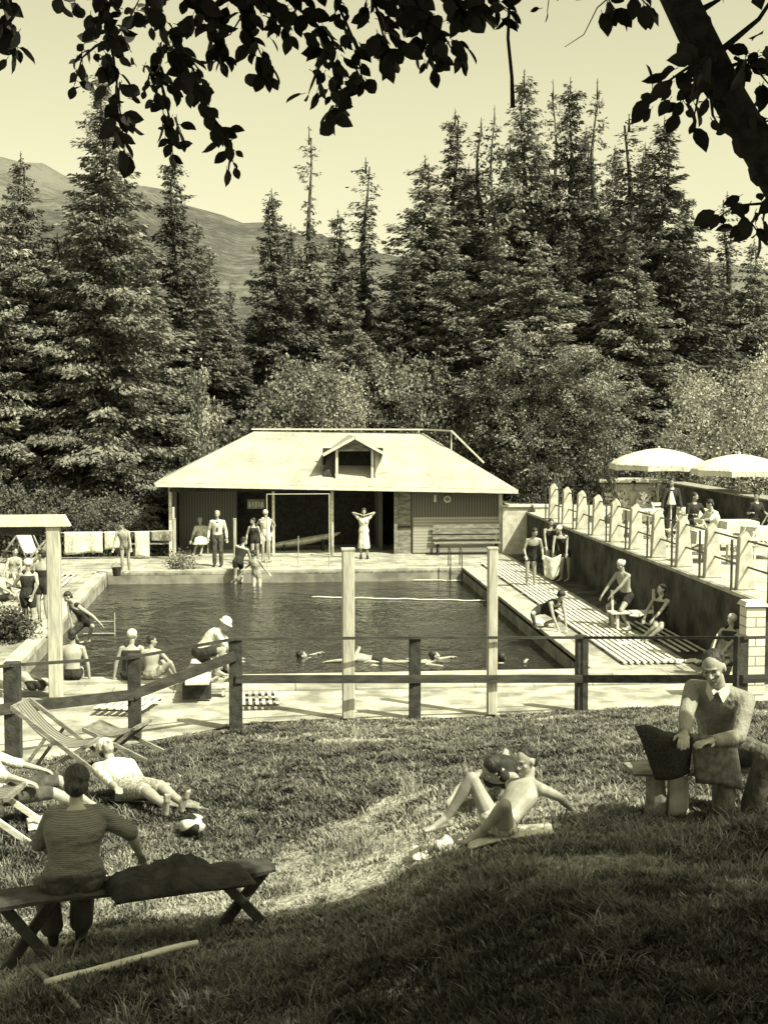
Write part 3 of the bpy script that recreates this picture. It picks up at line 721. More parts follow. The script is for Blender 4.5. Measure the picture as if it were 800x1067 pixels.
# ------------------------------------------------------------ grass
r = np.random.default_rng(9)
def vnoise(x, y, s, seed):
    rr = np.random.default_rng(seed); tab = rr.random((64, 64)); u = x*s+31; v = y*s+17
    i = np.floor(u).astype(int); j = np.floor(v).astype(int); fu = u-i; fv = v-j; fu = fu*fu*(3-2*fu); fv = fv*fv*(3-2*fv)
    t = lambda a, b: tab[a % 64, b % 64]
    return (t(i,j)*(1-fu)+t(i+1,j)*fu)*(1-fv)+(t(i,j+1)*(1-fu)+t(i+1,j+1)*fu)*fv
N = 950000
y = 4.0+(22.6-4.0)*r.random(N)**1.25
cx = y*math.tan(math.radians(5.1)); x = cx+(r.random(N)*2-1)*(y*.31+.4)
fr = Yf(x)-y
fray = .35*vnoise(x, y, 2.2, 3)+.12*r.random(N)
ok = (fr > .05+fray*.5)
clump = vnoise(x, y, 3.2, 1)*.45+vnoise(x, y, 8, 2)*.55
bare = vnoise(x, y, .9, 5)*.6+vnoise(x, y, 3.5, 6)*.4
# dry worn patches near the left path and in front of the couple
ye = np.interp(x, ex, ey)
dry = np.clip(1.2-np.abs(y-ye-.7)/1.9, 0, 1)*np.clip((3.6-x)/2.2, 0, 1)*np.clip((bare+clump-.35)*2.4, 0, 1)+np.clip(1-np.abs(fr-.3)/1.0, 0, 1)*.25
dry = np.maximum(dry, np.clip((bare-.62)*5, 0, 1)*.8)
keep = r.random(N) < np.clip(.25+clump*1.25-(bare > .66)*.45-dry*.55, .10, 1)
ok &= keep; x = x[ok]; y = y[ok]; clump = clump[ok]; bare = bare[ok]; dry = dry[ok]; fr = fr[ok]; n = len(x)
z = gz(x, y)-.012
near = np.clip((8-y)/4, 0, 1)
h = (.022+.085*clump**1.5)*r.uniform(.5, 1.35, n)*(1-.4*np.clip(dry, 0, 1))*np.clip(.5+fr, .5, 1)
wd = .0024+.0009*y*r.uniform(.4, 1.5, n)
a = r.uniform(0, 6.283, n); lean = r.uniform(.15, 1.3, n)
la = a+PI/2+r.normal(0, .5, n)
dx = np.cos(la)*lean*h; dy = np.sin(la)*lean*h
v = np.empty((n, 5, 3), np.float32)
ca, sa = np.cos(a)*wd/2, np.sin(a)*wd/2
v[:, 0] = np.stack([x-ca, y-sa, z], 1); v[:, 1] = np.stack([x+ca, y+sa, z], 1)
v[:, 2] = np.stack([x+ca*1.15+dx*.4, y+sa*1.15+dy*.4, z+h*.62], 1); v[:, 3] = np.stack([x-ca*1.15+dx*.4, y-sa*1.15+dy*.4, z+h*.62], 1)
v[:, 4] = np.stack([x+dx, y+dy, z+h*.95], 1)
idx = np.array([0,1,2, 0,2,3, 3,2,4], np.int32); f = (idx[None]+(np.arange(n)*5)[:, None]).ravel()
tone = np.clip(.02+.42*r.random(n)**1.7+.45*(bare-.35)+.25*(vnoise(x, y, 5, 8)-.5)+1.0*np.clip(dry, 0, 1)*r.random(n)**.6+(r.random(n) < .05)*.4, 0, 1)
# longer straw tufts and weeds among the turf
K = 260; tx_, ty_ = [], []
while len(tx_) < K:
    yy = r.uniform(4.6, 21); xx = yy*.089+r.uniform(-1, 1)*yy*.31
    if float(Yf(xx))-yy > .3: tx_.append(xx); ty_.append(yy)
for lx, ly in ((358, 862), (372, 872), (352, 856), (690, 888), (660, 895), (720, 885), (300, 905), (410, 985), (560, 968)):
    for _ in range(3): q = at_z(lx, ly, 2.1); q = at_z(lx, ly, G(q.x, q.y)); tx_.append(q.x+r.normal(0, .05)); ty_.append(q.y+r.normal(0, .05))
m_ = 26; K = len(tx_); bx_ = np.repeat(tx_, m_)+r.normal(0, .05, K*m_); by_ = np.repeat(ty_, m_)+r.normal(0, .05, K*m_)
hh = r.uniform(.06, .17, K*m_); aa = r.uniform(0, 6.283, K*m_); le = r.uniform(.3, 1.5, K*m_)*hh; zz_ = gz(bx_, by_)
v2 = np.empty((K*m_, 5, 3), np.float32); c2, s2_ = np.cos(aa)*.0028, np.sin(aa)*.0028; dx2, dy2 = -np.sin(aa)*le, np.cos(aa)*le
v2[:, 0] = np.stack([bx_-c2, by_-s2_, zz_], 1); v2[:, 1] = np.stack([bx_+c2, by_+s2_, zz_], 1); v2[:, 2] = np.stack([bx_+c2+dx2*.4, by_+s2_+dy2*.4, zz_+hh*.62], 1); v2[:, 3] = np.stack([bx_-c2+dx2*.4, by_-s2_+dy2*.4, zz_+hh*.62], 1); v2[:, 4] = np.stack([bx_+dx2, by_+dy2, zz_+hh*.8], 1)
v = np.concatenate([v, v2]); tone = np.concatenate([tone, np.repeat(r.uniform(.2, 1, K), m_)*r.uniform(.6, 1, K*m_)]); n = len(v)
f = (idx[None]+(np.arange(n)*5)[:, None, None].reshape(-1, 1)).ravel()
tag(npmesh('grass', v.reshape(-1, 3), f, 3, 'grass', None, np.repeat(tone, 5)), 'rough trampled meadow grass on the slope above the pool', 'grass', kind='stuff')
# ------------------------------------------------------------ pool house
FY = 47.0; EY = 46.35
hs = thing('pool_house', 'low pool house with a pale hipped roof and a small open dormer behind the pool', 'building', (2.6, FY, 0))
ox, oy = 2.6, FY
def H(x, y, z): return (x-ox, y-oy, z)
XL, XR, EL, ER = -3.25, 8.3, -3.68, 8.8
# roof: front plane, side hips, back plane with thickness
e = [(EL, EY, 2.66), (ER, EY, 2.36), (ER, 52.4, 2.36), (EL, 52.4, 2.66)]; rdg = [(-.35, 50.2, 4.34), (5.95, 50.2, 4.26)]
mb = MB(); th = .10
tv = [H(*p) for p in e+rdg]; bvv = [(p[0], p[1], p[2]-th) for p in tv]
mb.add(tv+bvv, [(0,1,5,4), (1,2,5), (2,3,4,5), (3,0,4), (6,10,11,7), (7,11,8), (8,11,10,9), (9,10,6), (0,6,7,1), (1,7,8,2), (2,8,9,3), (3,9,6,0)])
roof = mb.build('roof', 'roofing', hs)
mb = MB(); mb.beam(H(EL, EY-.02, 2.575), H(ER, EY-.02, 2.275), .05, .13); mb.beam(H(EL-.02, EY, 2.575), H(EL-.02, 52.4, 2.575), .05, .13); mb.beam(H(ER+.02, EY, 2.275), H(ER+.02, 52.4, 2.275), .05, .13)
mb.build('eaves_board', 'pale_wood', roof)
mb = MB(); mb.beam(H(-.45, 50.2, 4.42), H(5.95, 50.1, 4.40), .10, .05); mb.beam(H(5.95, 50.1, 4.40), H(6.86, 49.0, 4.36), .08, .05); mb.beam(H(6.86, 49.0, 4.36), H(8.0, 48.6, 3.20), .08, .05)
for x in (0, 1.5, 3, 4.5, 5.8): mb.beam(H(x, 50.25, 4.2), H(x, 50.25, 4.42), .04, .04)
mb.beam(H(6.86, 49.04, 2.9), H(6.86, 49.04, 4.33), .04, .04)
mb.build('ridge_rail', 'pale_wood', roof)
# dormer
dl, dr = at_y(351, 497, 46.8).x, at_y(388, 497, 46.8).x; DY = 46.85; dpx = at_y(370, 455, DY)
zb = 2.70; zt = at_y(370, 469, DY).z; zp = dpx.z+.02; xl, xr = at_y(336, 468, DY).x, at_y(402, 468, DY).x; xm = (xl+xr)/2
dm = MB()
for s, xe in ((-1, xl), (1, xr)):
    a = [H(xm, DY-.25, zp), H(xe, DY-.25, zt-.12), H(xe+(.15*-s), 49.4, zt-.12), H(xm, 49.9, zp)]
    lo = [(p[0], p[1], p[2]-.06) for p in a]
    dm.add(a+lo, [(0,1,2,3), (4,7,6,5), (0,4,5,1), (1,5,6,2), (2,6,7,3), (3,7,4,0)])
dorm = dm.build('dormer', 'roofing', hs)
mb = MB()
for s, xe in ((-1, xl), (1, xr)): mb.beam(H(xm, DY-.28, zp-.05), H(xe, DY-.28, zt-.17), .03, .09)
mb.beam(H(dl, DY, zb-.02), H(dl, DY, zt+.02), .09, .09); mb.beam(H(dr, DY, zb-.02), H(dr, DY, zt+.02), .09, .09)
mb.beam(H(dl, DY, zb+.02), H(dr, DY, zb+.02), .06, .06); mb.build('dormer_frame', 'pale_wood', dorm)
mb = MB(); mb.beam(H(dl-.1, DY+.02, zt+.0), H(dr+.1, DY+.02, zt+.0), .04, .08)
mb.add([H(dl-.25, DY+.03, zt), H(dr+.25, DY+.03, zt), H(xm, DY+.03, zp-.08), H(dl-.25, DY+.07, zt), H(dr+.25, DY+.07, zt), H(xm, DY+.07, zp-.08)], [(0,1,2), (5,4,3), (0,3,4,1), (1,4,5,2), (2,5,3,0)])
mb.build('dormer_gable', 'grey_wood', dorm)
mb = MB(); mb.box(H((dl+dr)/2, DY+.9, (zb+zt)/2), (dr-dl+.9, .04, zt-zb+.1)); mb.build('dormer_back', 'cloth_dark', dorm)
# cheeks: left dark side, right flared roof slope
mb = MB(); mb.add([H(dl-.06, DY-.0, zb-.05), H(dl-.55, DY+.05, zb-.05), H(dl-.22, DY+.3, zt-.05), H(dl-.06, DY+.3, zt+.02), H(dl-.06, DY+.9, zb), H(dl-.55, DY+.9, zb)], [(0,3,2,1), (1,2,5), (0,4,3)]); mb.build('dormer_cheek', 'dark_wood', dorm)
mb = MB(); a = [H(dr+.1, DY+.02, zb-.06), H(dr+.6, DY-.05, zb-.10), H(dr+.32, DY+.55, zt-.1), H(dr+.1, DY+.25, zt+.02), H(dr+.75, DY+1.3, zt-.05)]
mb.add(a, [(0,1,2,3), (1,4,2)]); mb.build('dormer_cheek', 'roofing', dorm)
# walls
def hbox(name, x0, x1, y0, y1, z0, z1, m, par=hs, bev=0): return MB().box(H((x0+x1)/2, (y0+y1)/2, (z0+z1)/2), (x1-x0, y1-y0, z1-z0)).build(name, m, par, bevel=bev)
xa = lambda px, Y=FY: at_y(px, 550, Y).x
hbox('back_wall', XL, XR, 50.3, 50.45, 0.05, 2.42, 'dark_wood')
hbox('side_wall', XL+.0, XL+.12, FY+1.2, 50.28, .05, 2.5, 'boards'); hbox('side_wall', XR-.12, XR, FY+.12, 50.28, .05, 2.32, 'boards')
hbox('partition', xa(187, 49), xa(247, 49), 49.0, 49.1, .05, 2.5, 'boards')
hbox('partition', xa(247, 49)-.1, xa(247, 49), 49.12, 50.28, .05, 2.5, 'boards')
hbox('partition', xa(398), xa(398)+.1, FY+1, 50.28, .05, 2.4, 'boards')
hbox('front_wall', xa(429), XR-.0, FY, FY+.1, .05, 2.34, 'boards')
hbox('sunlit_wall_face', xa(429)+.04, XR-.02, FY-.035, FY-.003, .08, 1.36, 'boards_sunlit')  # lower wall in a lighter colour, imitating sunlight below the eave shadow
dpn = hbox('door', xa(412), xa(428), FY+.02, FY+.08, .05, 2.36, 'grey_wood'); hbox('cross_bar', xa(412)+.02, xa(428)-.02, FY-.03, FY+.015, .98, 1.05, 'dark_wood', dpn)
hbox('corner_post', XR-.02, XR+.1, FY-.06, FY+.06, .05, 2.3, 'pale_wood')
for px, w_, zz in ((178, .10, 2.56), (346, .10, 2.44), (412, .12, 2.40), (285, .09, 2.48)):
    x = xa(px); hbox('veranda_post', x-w_/2, x+w_/2, FY-.1, FY, .05, zz, 'pale_wood' if px != 412 else 'grey_wood')
hbox('lintel', XL, XR, FY-.16, FY-.11, 2.30, 2.42, 'dark_wood')
hbox('floor', XL, XR, FY+.01, 50.3, .03, .07, 'concrete')
# sign boards hanging inside: three small pale notices, lettering too small to read in the photo
nb = thing('notice_board', 'small pale notice board hanging in the dark opening left of the capped bather', 'notice', (xa(267, 48.6), 48.6, 1.62))
MB().box((0, .02, .12), (.62, .02, .34)).build('board', 'cloth_mid', nb)
mb = MB()
for k, (w_, h_) in enumerate(((.08, .20), (.09, .15), (.10, .22), (.08, .17), (.09, .2))): mb.box((-.22+k*.11, 0, .10+.01*(k % 2)), (w_*.7, .012, h_))
mb.build('notice_slip', 'cloth_pale', nb)
# life ring + small plaque on the shaded wall
def ring(name, lab, px, py, R, r_):
    p = at_y(px, py, FY-.05); t = thing(name, lab, 'life ring', (p.x, FY-.05, p.z)); pts = [Vector((R*math.cos(a), 0, R*math.sin(a))) for a in np.linspace(0, 2*PI, 25)]
    MB().tube(pts, r_, 8).build('ring', 'cloth_pale', t, smooth=True)
    MB().cyl((0, .02, 0), (0, .035, 0), R*.9, R*.9, 20).build('backing', 'cloth_mid', t)
ring('life_ring', 'round pale life ring on the shaded front wall above the bench', 466, 520, .10, .035)
t = thing('wall_plaque', 'narrow pale plaque on the shaded wall left of the life ring', 'sign', (xa(453), FY-.02, 2.02)); MB().box((0, 0, 0), (.10, .02, .26)).build('plate', 'cloth_pale', t, bevel=.01)
# posts in the front of the veranda (short mooring-like stubs)
def stub(lab, px, ytop, ybase, w_=.17, m='white_post', nm='wooden_post', cat='post'):
    b_ = at_z(px, ybase, .05); tz = at_y(px, ytop, b_.y).z
    t = thing(nm, lab, cat, (b_.x, b_.y, .05)); MB().box((0, 0, (tz-.05)/2), (w_, w_, tz-.05)).build('shaft', m, t, bevel=.015)
    MB().box((0, 0, tz-.05+.015), (w_*1.08, w_*1.08, .03)).build('cap', m, t); return t
stub('short pale post at the left corner of the veranda, by the black bench', 182, 541, 583, .11)
stub('short pale post standing between the man in dark trousers and the capped bather', 245, 541, 566+18, .10)
stub('short pale post behind the top of the middle white post', 346, 545, 580, .08)
stub('tall white square post in the middle of the picture, close behind the fence', 363, 573, 748, .20)
stub('tall white square post right of centre, close behind the fence', 512, 572, 744, .16)
# left gateway of white beams
gw = thing('timber_gateway', 'white timber post carrying a white cross beam at the left edge', 'gateway', (at_z(59, 726, .05).x, at_z(59, 726, .05).y, .05))
gy = gw.location.y; zt_ = at_y(59, 548, gy).z
MB().box((0, 0, (zt_-.05)/2), (.235, .2, zt_-.05)).build('post', 'white_post', gw, bevel=.015)
mb = MB(); L0 = -3.2; hh = .19; mb.add([(L0, -.14, zt_-.05), (.16, -.14, zt_-.05), (.30, -.14, zt_-.05), (.19, -.14, zt_-.05+hh), (L0, -.14, zt_-.05+hh),
 (L0, .14, zt_-.05), (.16, .14, zt_-.05), (.30, .14, zt_-.05), (.19, .14, zt_-.05+hh), (L0, .14, zt_-.05+hh)], [(0,1,2,3,4), (9,8,7,6,5), (0,5,6,1), (1,6,7,2), (2,7,8,3), (3,8,9,4), (4,9,5,0)])
mb.build('cross_beam', 'white_paint', gw)
MB().box((-3.1, 0, (zt_-.05)/2), (.235, .2, zt_-.05)).build('post', 'white_post', gw, bevel=.015)
mb = MB(); mb.box((-1.45, .0, zt_-.13), (2.6, .06, .15)); mb.build('hanging_board', 'dark_wood', gw)
# thin pipe frame at the far edge of the pool
gf = thing('pipe_frame', 'thin white pipe frame standing at the far edge of the pool before the opening', 'frame', (at_z(311, 594, .1).x, 42.45, .14))
a = at_y(278, 515, 42.45); b_ = at_y(343, 515, 42.45); x0, x1, z1 = a.x-gf.location.x, b_.x-gf.location.x, a.z-.14
MB().tube([(x0, 0, 0), (x0, 0, z1)], .016, 6).build('upright', 'pipe', gf); MB().tube([(x1, 0, 0), (x1, 0, z1)], .022, 6).build('upright', 'pipe', gf)
MB().tube([(x0, 0, z1), (x1, 0, z1)], .016, 6).build('top_bar', 'pipe', gf); MB().tube([(x0-.1, 0, .06), (x1+.3, 0, .06)], .016, 6).build('bottom_bar', 'pipe', gf)
MB().tube([((x0+x1)/2, 0, 0), ((x0+x1)/2, 0, 1.0)], .012, 6).build('upright', 'pipe', gf)
# ropes and ladder
def rope(lab, p, q, r_=.02, zoff=-.27, sag=0, name='floating_rope', m='rope'):
    p, q = at_z(*p, zoff), at_z(*q, zoff); c = (p+q)/2; pts = [p.lerp(q, i/24)-c+Vector((0, .05*math.sin(i*1.1), -sag*math.sin(PI*i/24)+.006*math.sin(i*2.))) for i in range(25)]
    o = MB().tube(pts, r_, 6).build(name, m, None, smooth=True); o.location = c; return tag(o, lab, 'rope', 'floating ropes of the far swimming lane')
rope('pale rope floating across the far right of the pool', (325, 622), (506, 626))
rope('pale rope floating along the far edge below the woman in white', (345, 603), (482, 605), .018)
ld = thing('pool_ladder', 'thin pale ladder rail at the left side of the pool by the bending bather', 'ladder', (at_z(120, 662, -.3).x, at_z(120, 662, -.3).y, -.3))
MB().tube([(0, 0, -.3), (0, 0, .55)], .014, 6).build('rail', 'pipe', ld); MB().tube([(-.75, 0, .05), (0, 0, .05)], .014, 6).build('rung', 'pipe', ld); MB().tube([(-.65, 0, .34), (0, 0, .34)], .010, 6).build('rung', 'pipe', ld)
pl = thing('pool_ladder', 'dark ladder rail at the far right corner of the pool', 'ladder', (PX1-.25, PY1-.3, -.3))
for dx in (-.18, .18): MB().tube([(dx, 0, -.3), (dx, 0, .95), (dx, .2, 1.1), (dx, .45, 1.0), (dx, .5, .45)], .018, 6).build('rail', 'iron', pl)
for z_ in (0, .25): MB().tube([(-.18, 0, z_), (.18, 0, z_)], .014, 6).build('rung', 'iron', pl)

# ------------------------------------------------------------ bench type (slatted)
def slat_bench(lab, x, y, w_, rz=0, m='grey_wood', dark='dark_wood', back=True, z=.05, nback=2):
    t = thing('slatted_bench', lab, 'bench', (x, y, z), rz)
    mb = MB(); [mb.box((0, -.36+.11*k, .42), (w_, .09, .03)) for k in range(4)]; mb.build('seat', m, t)
    if back:
        mb = MB(); [mb.box((0, .06+.02*k, .60+.19*k), (w_, .03, .14)) for k in range(nback)]; mb.build('backrest', m, t)
    for s in (-1, 1):
        MB().beam((s*(w_/2-.15), -.34, 0), (s*(w_/2-.15), -.30, .405), .06, .06).build('leg', dark, t)
        MB().beam((s*(w_/2-.15), .02, 0), (s*(w_/2-.15), .12, .9), .06, .05, (1,0,0)).build('leg', dark, t)
    return t
slat_bench('slatted bench against the right front wall of the pool house', (xa(450)+xa(519))/2, FY-.25, xa(519)-xa(450), 0, 'grey_wood', nback=3)
slat_bench('dark bench end left of the pool house beside the hanging sheets', at_z(160, 580).x, at_z(160, 580).y+.1, 1.6, 0, 'cloth_mid')
# white wall with pillar right of the pool house
ww = thing('garden_wall', 'white rendered wall with a pillar between the pool house and the terrace', 'wall', (9.0, 46.6, 0))
x0, x1 = at_y(524, 550, 46.6).x-9, at_y(578, 550, 46.6).x-9
MB().box(((x0+x1)/2, .3, .85), (x1-x0, .2, 1.7)).build('wall', 'plaster', ww, bevel=.02)
MB().box(((x0+x1)/2, .28, 1.74), (x1-x0+.1, .3, .08)).build('coping', 'white_paint', ww, bevel=.01)
MB().box((at_y(563, 550, 46.6).x-9, .0, .86), (.5, .38, 1.72)).build('pillar', 'plaster', ww, bevel=.02)
MB().box((at_y(563, 550, 46.6).x-9, .0, 1.76), (.62, .46, .09)).build('pillar_cap', 'white_paint', ww, bevel=.01)
mb = MB(); xq = x0+.15; mb.add([(xq+.05, .2, .06), (xq+.9, .2, .06), (xq+.9, .2, 1.55), (xq+.55, .2, 1.55), (xq+.05, -.55, .06), (xq+.12, -.55, .06), (xq+.62, .12, 1.55), (xq+.9, .12, 1.55)], [(0,4,6,3), (4,5,6), (0,3,2,1)]); 

# ------------------------------------------------------------ terrace railing: white pillars with two rails between
rl = thing('terrace_railing', 'white concrete pillars with two thin dark rails along the edge of the raised terrace', 'railing', (TX+.3, 25, TZ+.04))
pys = [43.6-1.97*k for k in range(11)]
for k, y in enumerate(pys):
    mb = MB(); w0, w1 = .33, .21; hh = 1.18; yy = y-25
    prof = [(-w0/2, 0), (w0/2+.06, 0), (w1/2+.01, hh-.14), (.02, hh), (-w1/2-.02, hh-.13)]
    mb.add([(p[0]-.05, yy-.09, p[1]) for p in prof]+[(p[0]-.05, yy+.09, p[1]) for p in prof], [(0,1,2,3,4), (9,8,7,6,5)]+[(i, 5+i, 5+(i+1) % 5, (i+1) % 5) for i in range(5)])
    bo = mb.build('pillar', 'plaster', rl, bevel=.02)
for zz in (.46, .98):
    for k in range(10): MB().tube([(-.0, pys[k]-25-.09, zz), (-.0, pys[k+1]-25+.09, zz)], .022, 6).build('rail', 'iron', rl)
for k, y in enumerate(pys): MB().box((-.31, y-25-.02, .50), (.035, .05, 1.02)).build('bracket_bar', 'iron', rl)
for px_lab, (px, ytop, yb) in {'white block pillar with a stone cap at the right edge, behind the reading man': (785, 627, 731)}.items():
    b_ = at_z(px, yb, .05); tz = at_y(px, ytop, b_.y).z
    t = thing('stone_pillar', px_lab, 'pillar', (b_.x, b_.y, .0)); MB().box((0, .15, (tz-.08)/2), (.34, .34, tz-.08)).build('shaft', 'stone_blocks', t)
    MB().box((0, .15, tz-.04), (.42, .42, .08), taper=.8).build('cap', 'white_paint', t)

# ------------------------------------------------------------ terrace things
TF = TZ+.04
k_ = at_y(657, 520, 50.5)
ks = thing('kiosk', 'low white kiosk with a flat overhanging top under the left umbrella', 'kiosk', (k_.x, 50.8, TZ))
kw = at_y(692, 520, 50.5).x-at_y(622, 520, 50.5).x
MB().box((0, 0, .42), (kw-.15, 1.2, .84)).build('body', 'white_paint', ks, bevel=.01); MB().box((0, -.05, .93), (kw+.1, 1.5, .12)).build('top', 'white_paint', ks, bevel=.02)
MB().box((0, -.65, .84), (kw-.1, .02, .06)).build('shadow_strip', 'grey_wood', ks)  # grey strip stands in for the shadow under the overhanging top
bw_ = thing('retaining_wall', 'long dark sloping wall behind the terrace tables at the right edge', 'wall', (14.1, 38, TZ))
MB().box((.3, 0, .52), (.6, 16, 1.08)).build('wall', 'wall_dark', bw_); MB().box((.3, 0, 1.09), (.66, 16.1, .05)).build('coping', 'cloth_mid', bw_)
def umbrella(lab, px, pytop, Y, R_):
    t_ = at_y(px, pytop, Y); t = thing('garden_umbrella', lab, 'umbrella', (t_.x, Y, TF), .3, 'white umbrellas over the terrace'); top = t_.z-TF
    n = 8; m_ = 32
    def ring_(f, z, val=False):
        out = []
        for i in range(m_):
            a = 2*PI*i/m_; seg = (a/(2*PI/n)) % 1; k = math.cos(PI/n)/math.cos((seg-.5)*2*PI/n)
            sag = 1-.02*math.sin(seg*PI)
            out.append(Vector((R_*f*k*sag*math.cos(a), R_*f*k*sag*math.sin(a), z)))
        return out
    fs = [.02, .25, .5, .72, .88, .97, 1.0]; zs = [0, .05, .15, .28, .41, .52, .56]
    outer = [ring_(f, top-z*R_/1.75) for f, z in zip(fs, zs)]; inner = [[p*1.0-Vector((0,0,.012)) for p in rr] for rr in outer[::-1]]
    MB().rings(outer+inner, True).build('canopy', 'cloth_white', t, smooth=True)
    zb = top-.56*R_/1.75; val = []
    mbv = MB(); r1 = ring_(1.0, zb-.004); 
    lo = [p-Vector((0, 0, .15+.02*(i % 4 == 0))) for i, p in enumerate(r1)]; r2 = [Vector((p.x*.99, p.y*.99, p.z)) for p in r1]; lo2 = [Vector((p.x*.99, p.y*.99, p.z)) for p in lo]
    mbv.rings([r1, lo, lo2, r2], False); mbv.build('valance', 'cloth_white', t)
    MB().cyl((0,0,.02), (0,0,top-.02), .025).build('pole', 'pale_wood', t); MB().sph((0,0,top+.03), .04, 8, 6).build('finial', 'pale_wood', t); MB().cyl((0,0,0), (0,0,.12), .24, .18, 16).build('base', 'concrete', t)
    mbr = MB(); [mbr.beam((0,0,top-.06), (R_*.97*math.cos(2*PI*i/n), R_*.97*math.sin(2*PI*i/n), zb+.01), .015, .015) for i in range(n)]; mbr.build('ribs', 'pale_wood', t)
umbrella('left white umbrella, above the low white kiosk', 686, 467, 42, 1.6)
umbrella('right white umbrella, above the dark retaining wall', 770, 473, 40, 1.5)
def cafe_table(lab, px, py, cloth=True):
    p = at_z(px, py, TF+.74); t = thing('cafe_table', lab, 'table', (p.x, p.y, TF), 0, 'white clothed tables on the terrace')
    MB().box((0,0,.735), (.8,.8,.03)).build('tabletop', 'white_paint', t, bevel=.005)
    for sx in (-1,1):
        for sy in (-1,1): MB().beam((sx*.33, sy*.33, 0), (sx*.33, sy*.33, .72), .04, .04).build('leg', 'white_paint', t)
    c = MB().add([(-.42,-.42,.757), (.42,-.42,.757), (.42,.42,.757), (-.42,.42,.757), (-.44,-.44,.48), (.44,-.44,.45), (.44,.44,.48), (-.44,.44,.45)], [(0,1,2,3), (0,4,5,1), (1,5,6,2), (2,6,7,3), (3,7,4,0)]).build('tablecloth', 'cloth_white')
    c.location = t.location; tag(c, 'white cloth on the '+lab.split(' table')[0]+' table', 'tablecloth', 'white tablecloths on the terrace')
cafe_table('small white table left of the seated diners', 718, 530); cafe_table('white table in front of the seated diners', 738, 553)
cafe_table('white table right of the seated diners', 768, 543); cafe_table('low white table before the kiosk, by the dark standing figure', 668, 532)
cafe_table('white table nearest the right edge', 795, 550)
def folding_chair(lab, px, py, rz):
    p = at_z(px, py, TF); t = thing('folding_chair', lab, 'chair', (p.x, p.y, TF), rz, 'white folding chairs on the terrace')
    mb = MB(); [mb.box((0, -.18+.09*k, .45), (.42, .07, .02)) for k in range(5)]; mb.build('seat', 'white_paint', t)
    mb = MB(); mb.box((0, .27, .82), (.42, .02, .09)); mb.box((0, .25, .68), (.42, .02, .06)); mb.build('backrest', 'white_paint', t)
    for s in (-1, 1):
        MB().beam((s*.2, -.24, 0), (s*.2, .28, .88), .03, .035, (1,0,0)).build('leg', 'white_paint', t); MB().beam((s*.17, .26, 0), (s*.17, -.2, .46), .03, .035, (1,0,0)).build('leg', 'white_paint', t)
    MB().beam((-.2, -.15, .15), (.2, -.15, .15), .02, .02).build('stretcher', 'white_paint', t)
for a in [('white folding chair in front of the seated diners', 737, 577, PI/2+.2), ('white folding chair nearest the right edge, seen from the side', 772, 588, -PI/2+.3), ('white folding chair left of the seated diners', 702, 570, -PI/2),
          ('white folding chair tucked at the table by the kiosk', 672, 557, PI/2-.4), ('white folding chair with its back to the dark wall, right of the diners', 792, 570, -PI/2), ('white folding chair beside the dark standing figure', 690, 555, .4), ('white folding chair half behind the left white pillars', 650, 550, 1.2)]: folding_chair(*a)
lamp = thing('table_lamp', 'small white conical thing standing on the terrace left of the diners', 'lamp', (at_y(699, 512, 36).x, 36, TF+.0))
MB().cyl((0,0,0), (0,0,1.1), .02).build('stem', 'white_paint', lamp); MB().cyl((0,0,1.0), (0,0,1.35), .13, .03).build('shade', 'cloth_white', lamp); MB().cyl((0,0,0), (0,0,.05), .15).build('base', 'white_paint', lamp)

# ------------------------------------------------------------ clothes line with sheets (left)
cl0 = at_z(66, 590, .05); cy = 46.3
cln = thing('clothes_line', 'clothes line strung between two thin poles left of the pool house', 'clothes line', (at_y(66, 560, cy).x, cy, .05))
X0 = cln.location.x; X1 = at_y(181, 560, cy).x; zl = at_y(100, 554, cy).z-.05
MB().tube([(X1-X0, 0, 0), (X1-X0, 0, at_y(178, 530, cy).z)], .04, 6).build('pole', 'pale_wood', cln); MB().tube([(-2.2, 0, 0), (-2.2, 0, zl+.05)], .03, 6).build('pole', 'dark_wood', cln)
MB().tube([Vector((-2.2, 0, zl)).lerp(Vector((X1-X0, 0, zl+.02)), i/16)-Vector((0,0,.04*math.sin(PI*i/16))) for i in range(17)], .008, 5).build('cord', 'rope', cln)
def sheet_on_line(lab, p0, p1, ybot, m, cat='sheet', dy=0, seed=0):
    x0_, x1_ = at_y(p0, 560, cy).x, at_y(p1, 560, cy).x; zb_ = at_y(p0, ybot, cy).z; zt2 = zl+.05
    w_ = x1_-x0_; h_ = zt2-zb_
    fn = lambda u, v: Vector((u*w_, dy+.03*math.sin(u*w_*9+seed)*(.3+v), -v*h_*(1+.05*math.sin(u*5+seed))))
    o = MB().sheet(fn, 24, 8, .012).build('hanging_'+cat, m, None, smooth=True); o.location = (x0_, cy, zt2); tag(o, lab, cat, 'washing hung on the line')
sheet_on_line('wide white sheet hanging on the line right of the white gateway post', 67, 107, 577, 'cloth_white', seed=1)
sheet_on_line('second white sheet on the line, narrower, right of the wide one', 109, 136, 572, 'cloth_white', seed=2)
sheet_on_line('small white towel drooping lowest on the line, near the black bench', 141, 156, 581, 'cloth_white', 'towel', -.06, 3)
sheet_on_line('dark striped towel at the right end of the line', 158, 179, 564, 'cloth_mid', 'towel', .0, 4)
sheet_on_line('dark towel between the second white sheet and the striped one', 137, 157, 562, 'cloth_trouser', 'towel', .05, 5)
hd = thing('hedge', 'dark low hedge behind the clothes line', 'hedge', ((at_y(60, 560, 47.6).x+at_y(178, 560, 47.6).x)/2-1.5, 47.7, .0))
v, f, tn = (lambda n: quads_from(np.stack([r.uniform(-3.8, 3.2, n), r.uniform(-.4, .4, n), r.uniform(0, 1.15, n)], 1), unit(r.normal(0, 1, (n, 3)))*.16, unit(r.normal(0, 1, (n, 3)))*.05, r.random(n)))(9000)
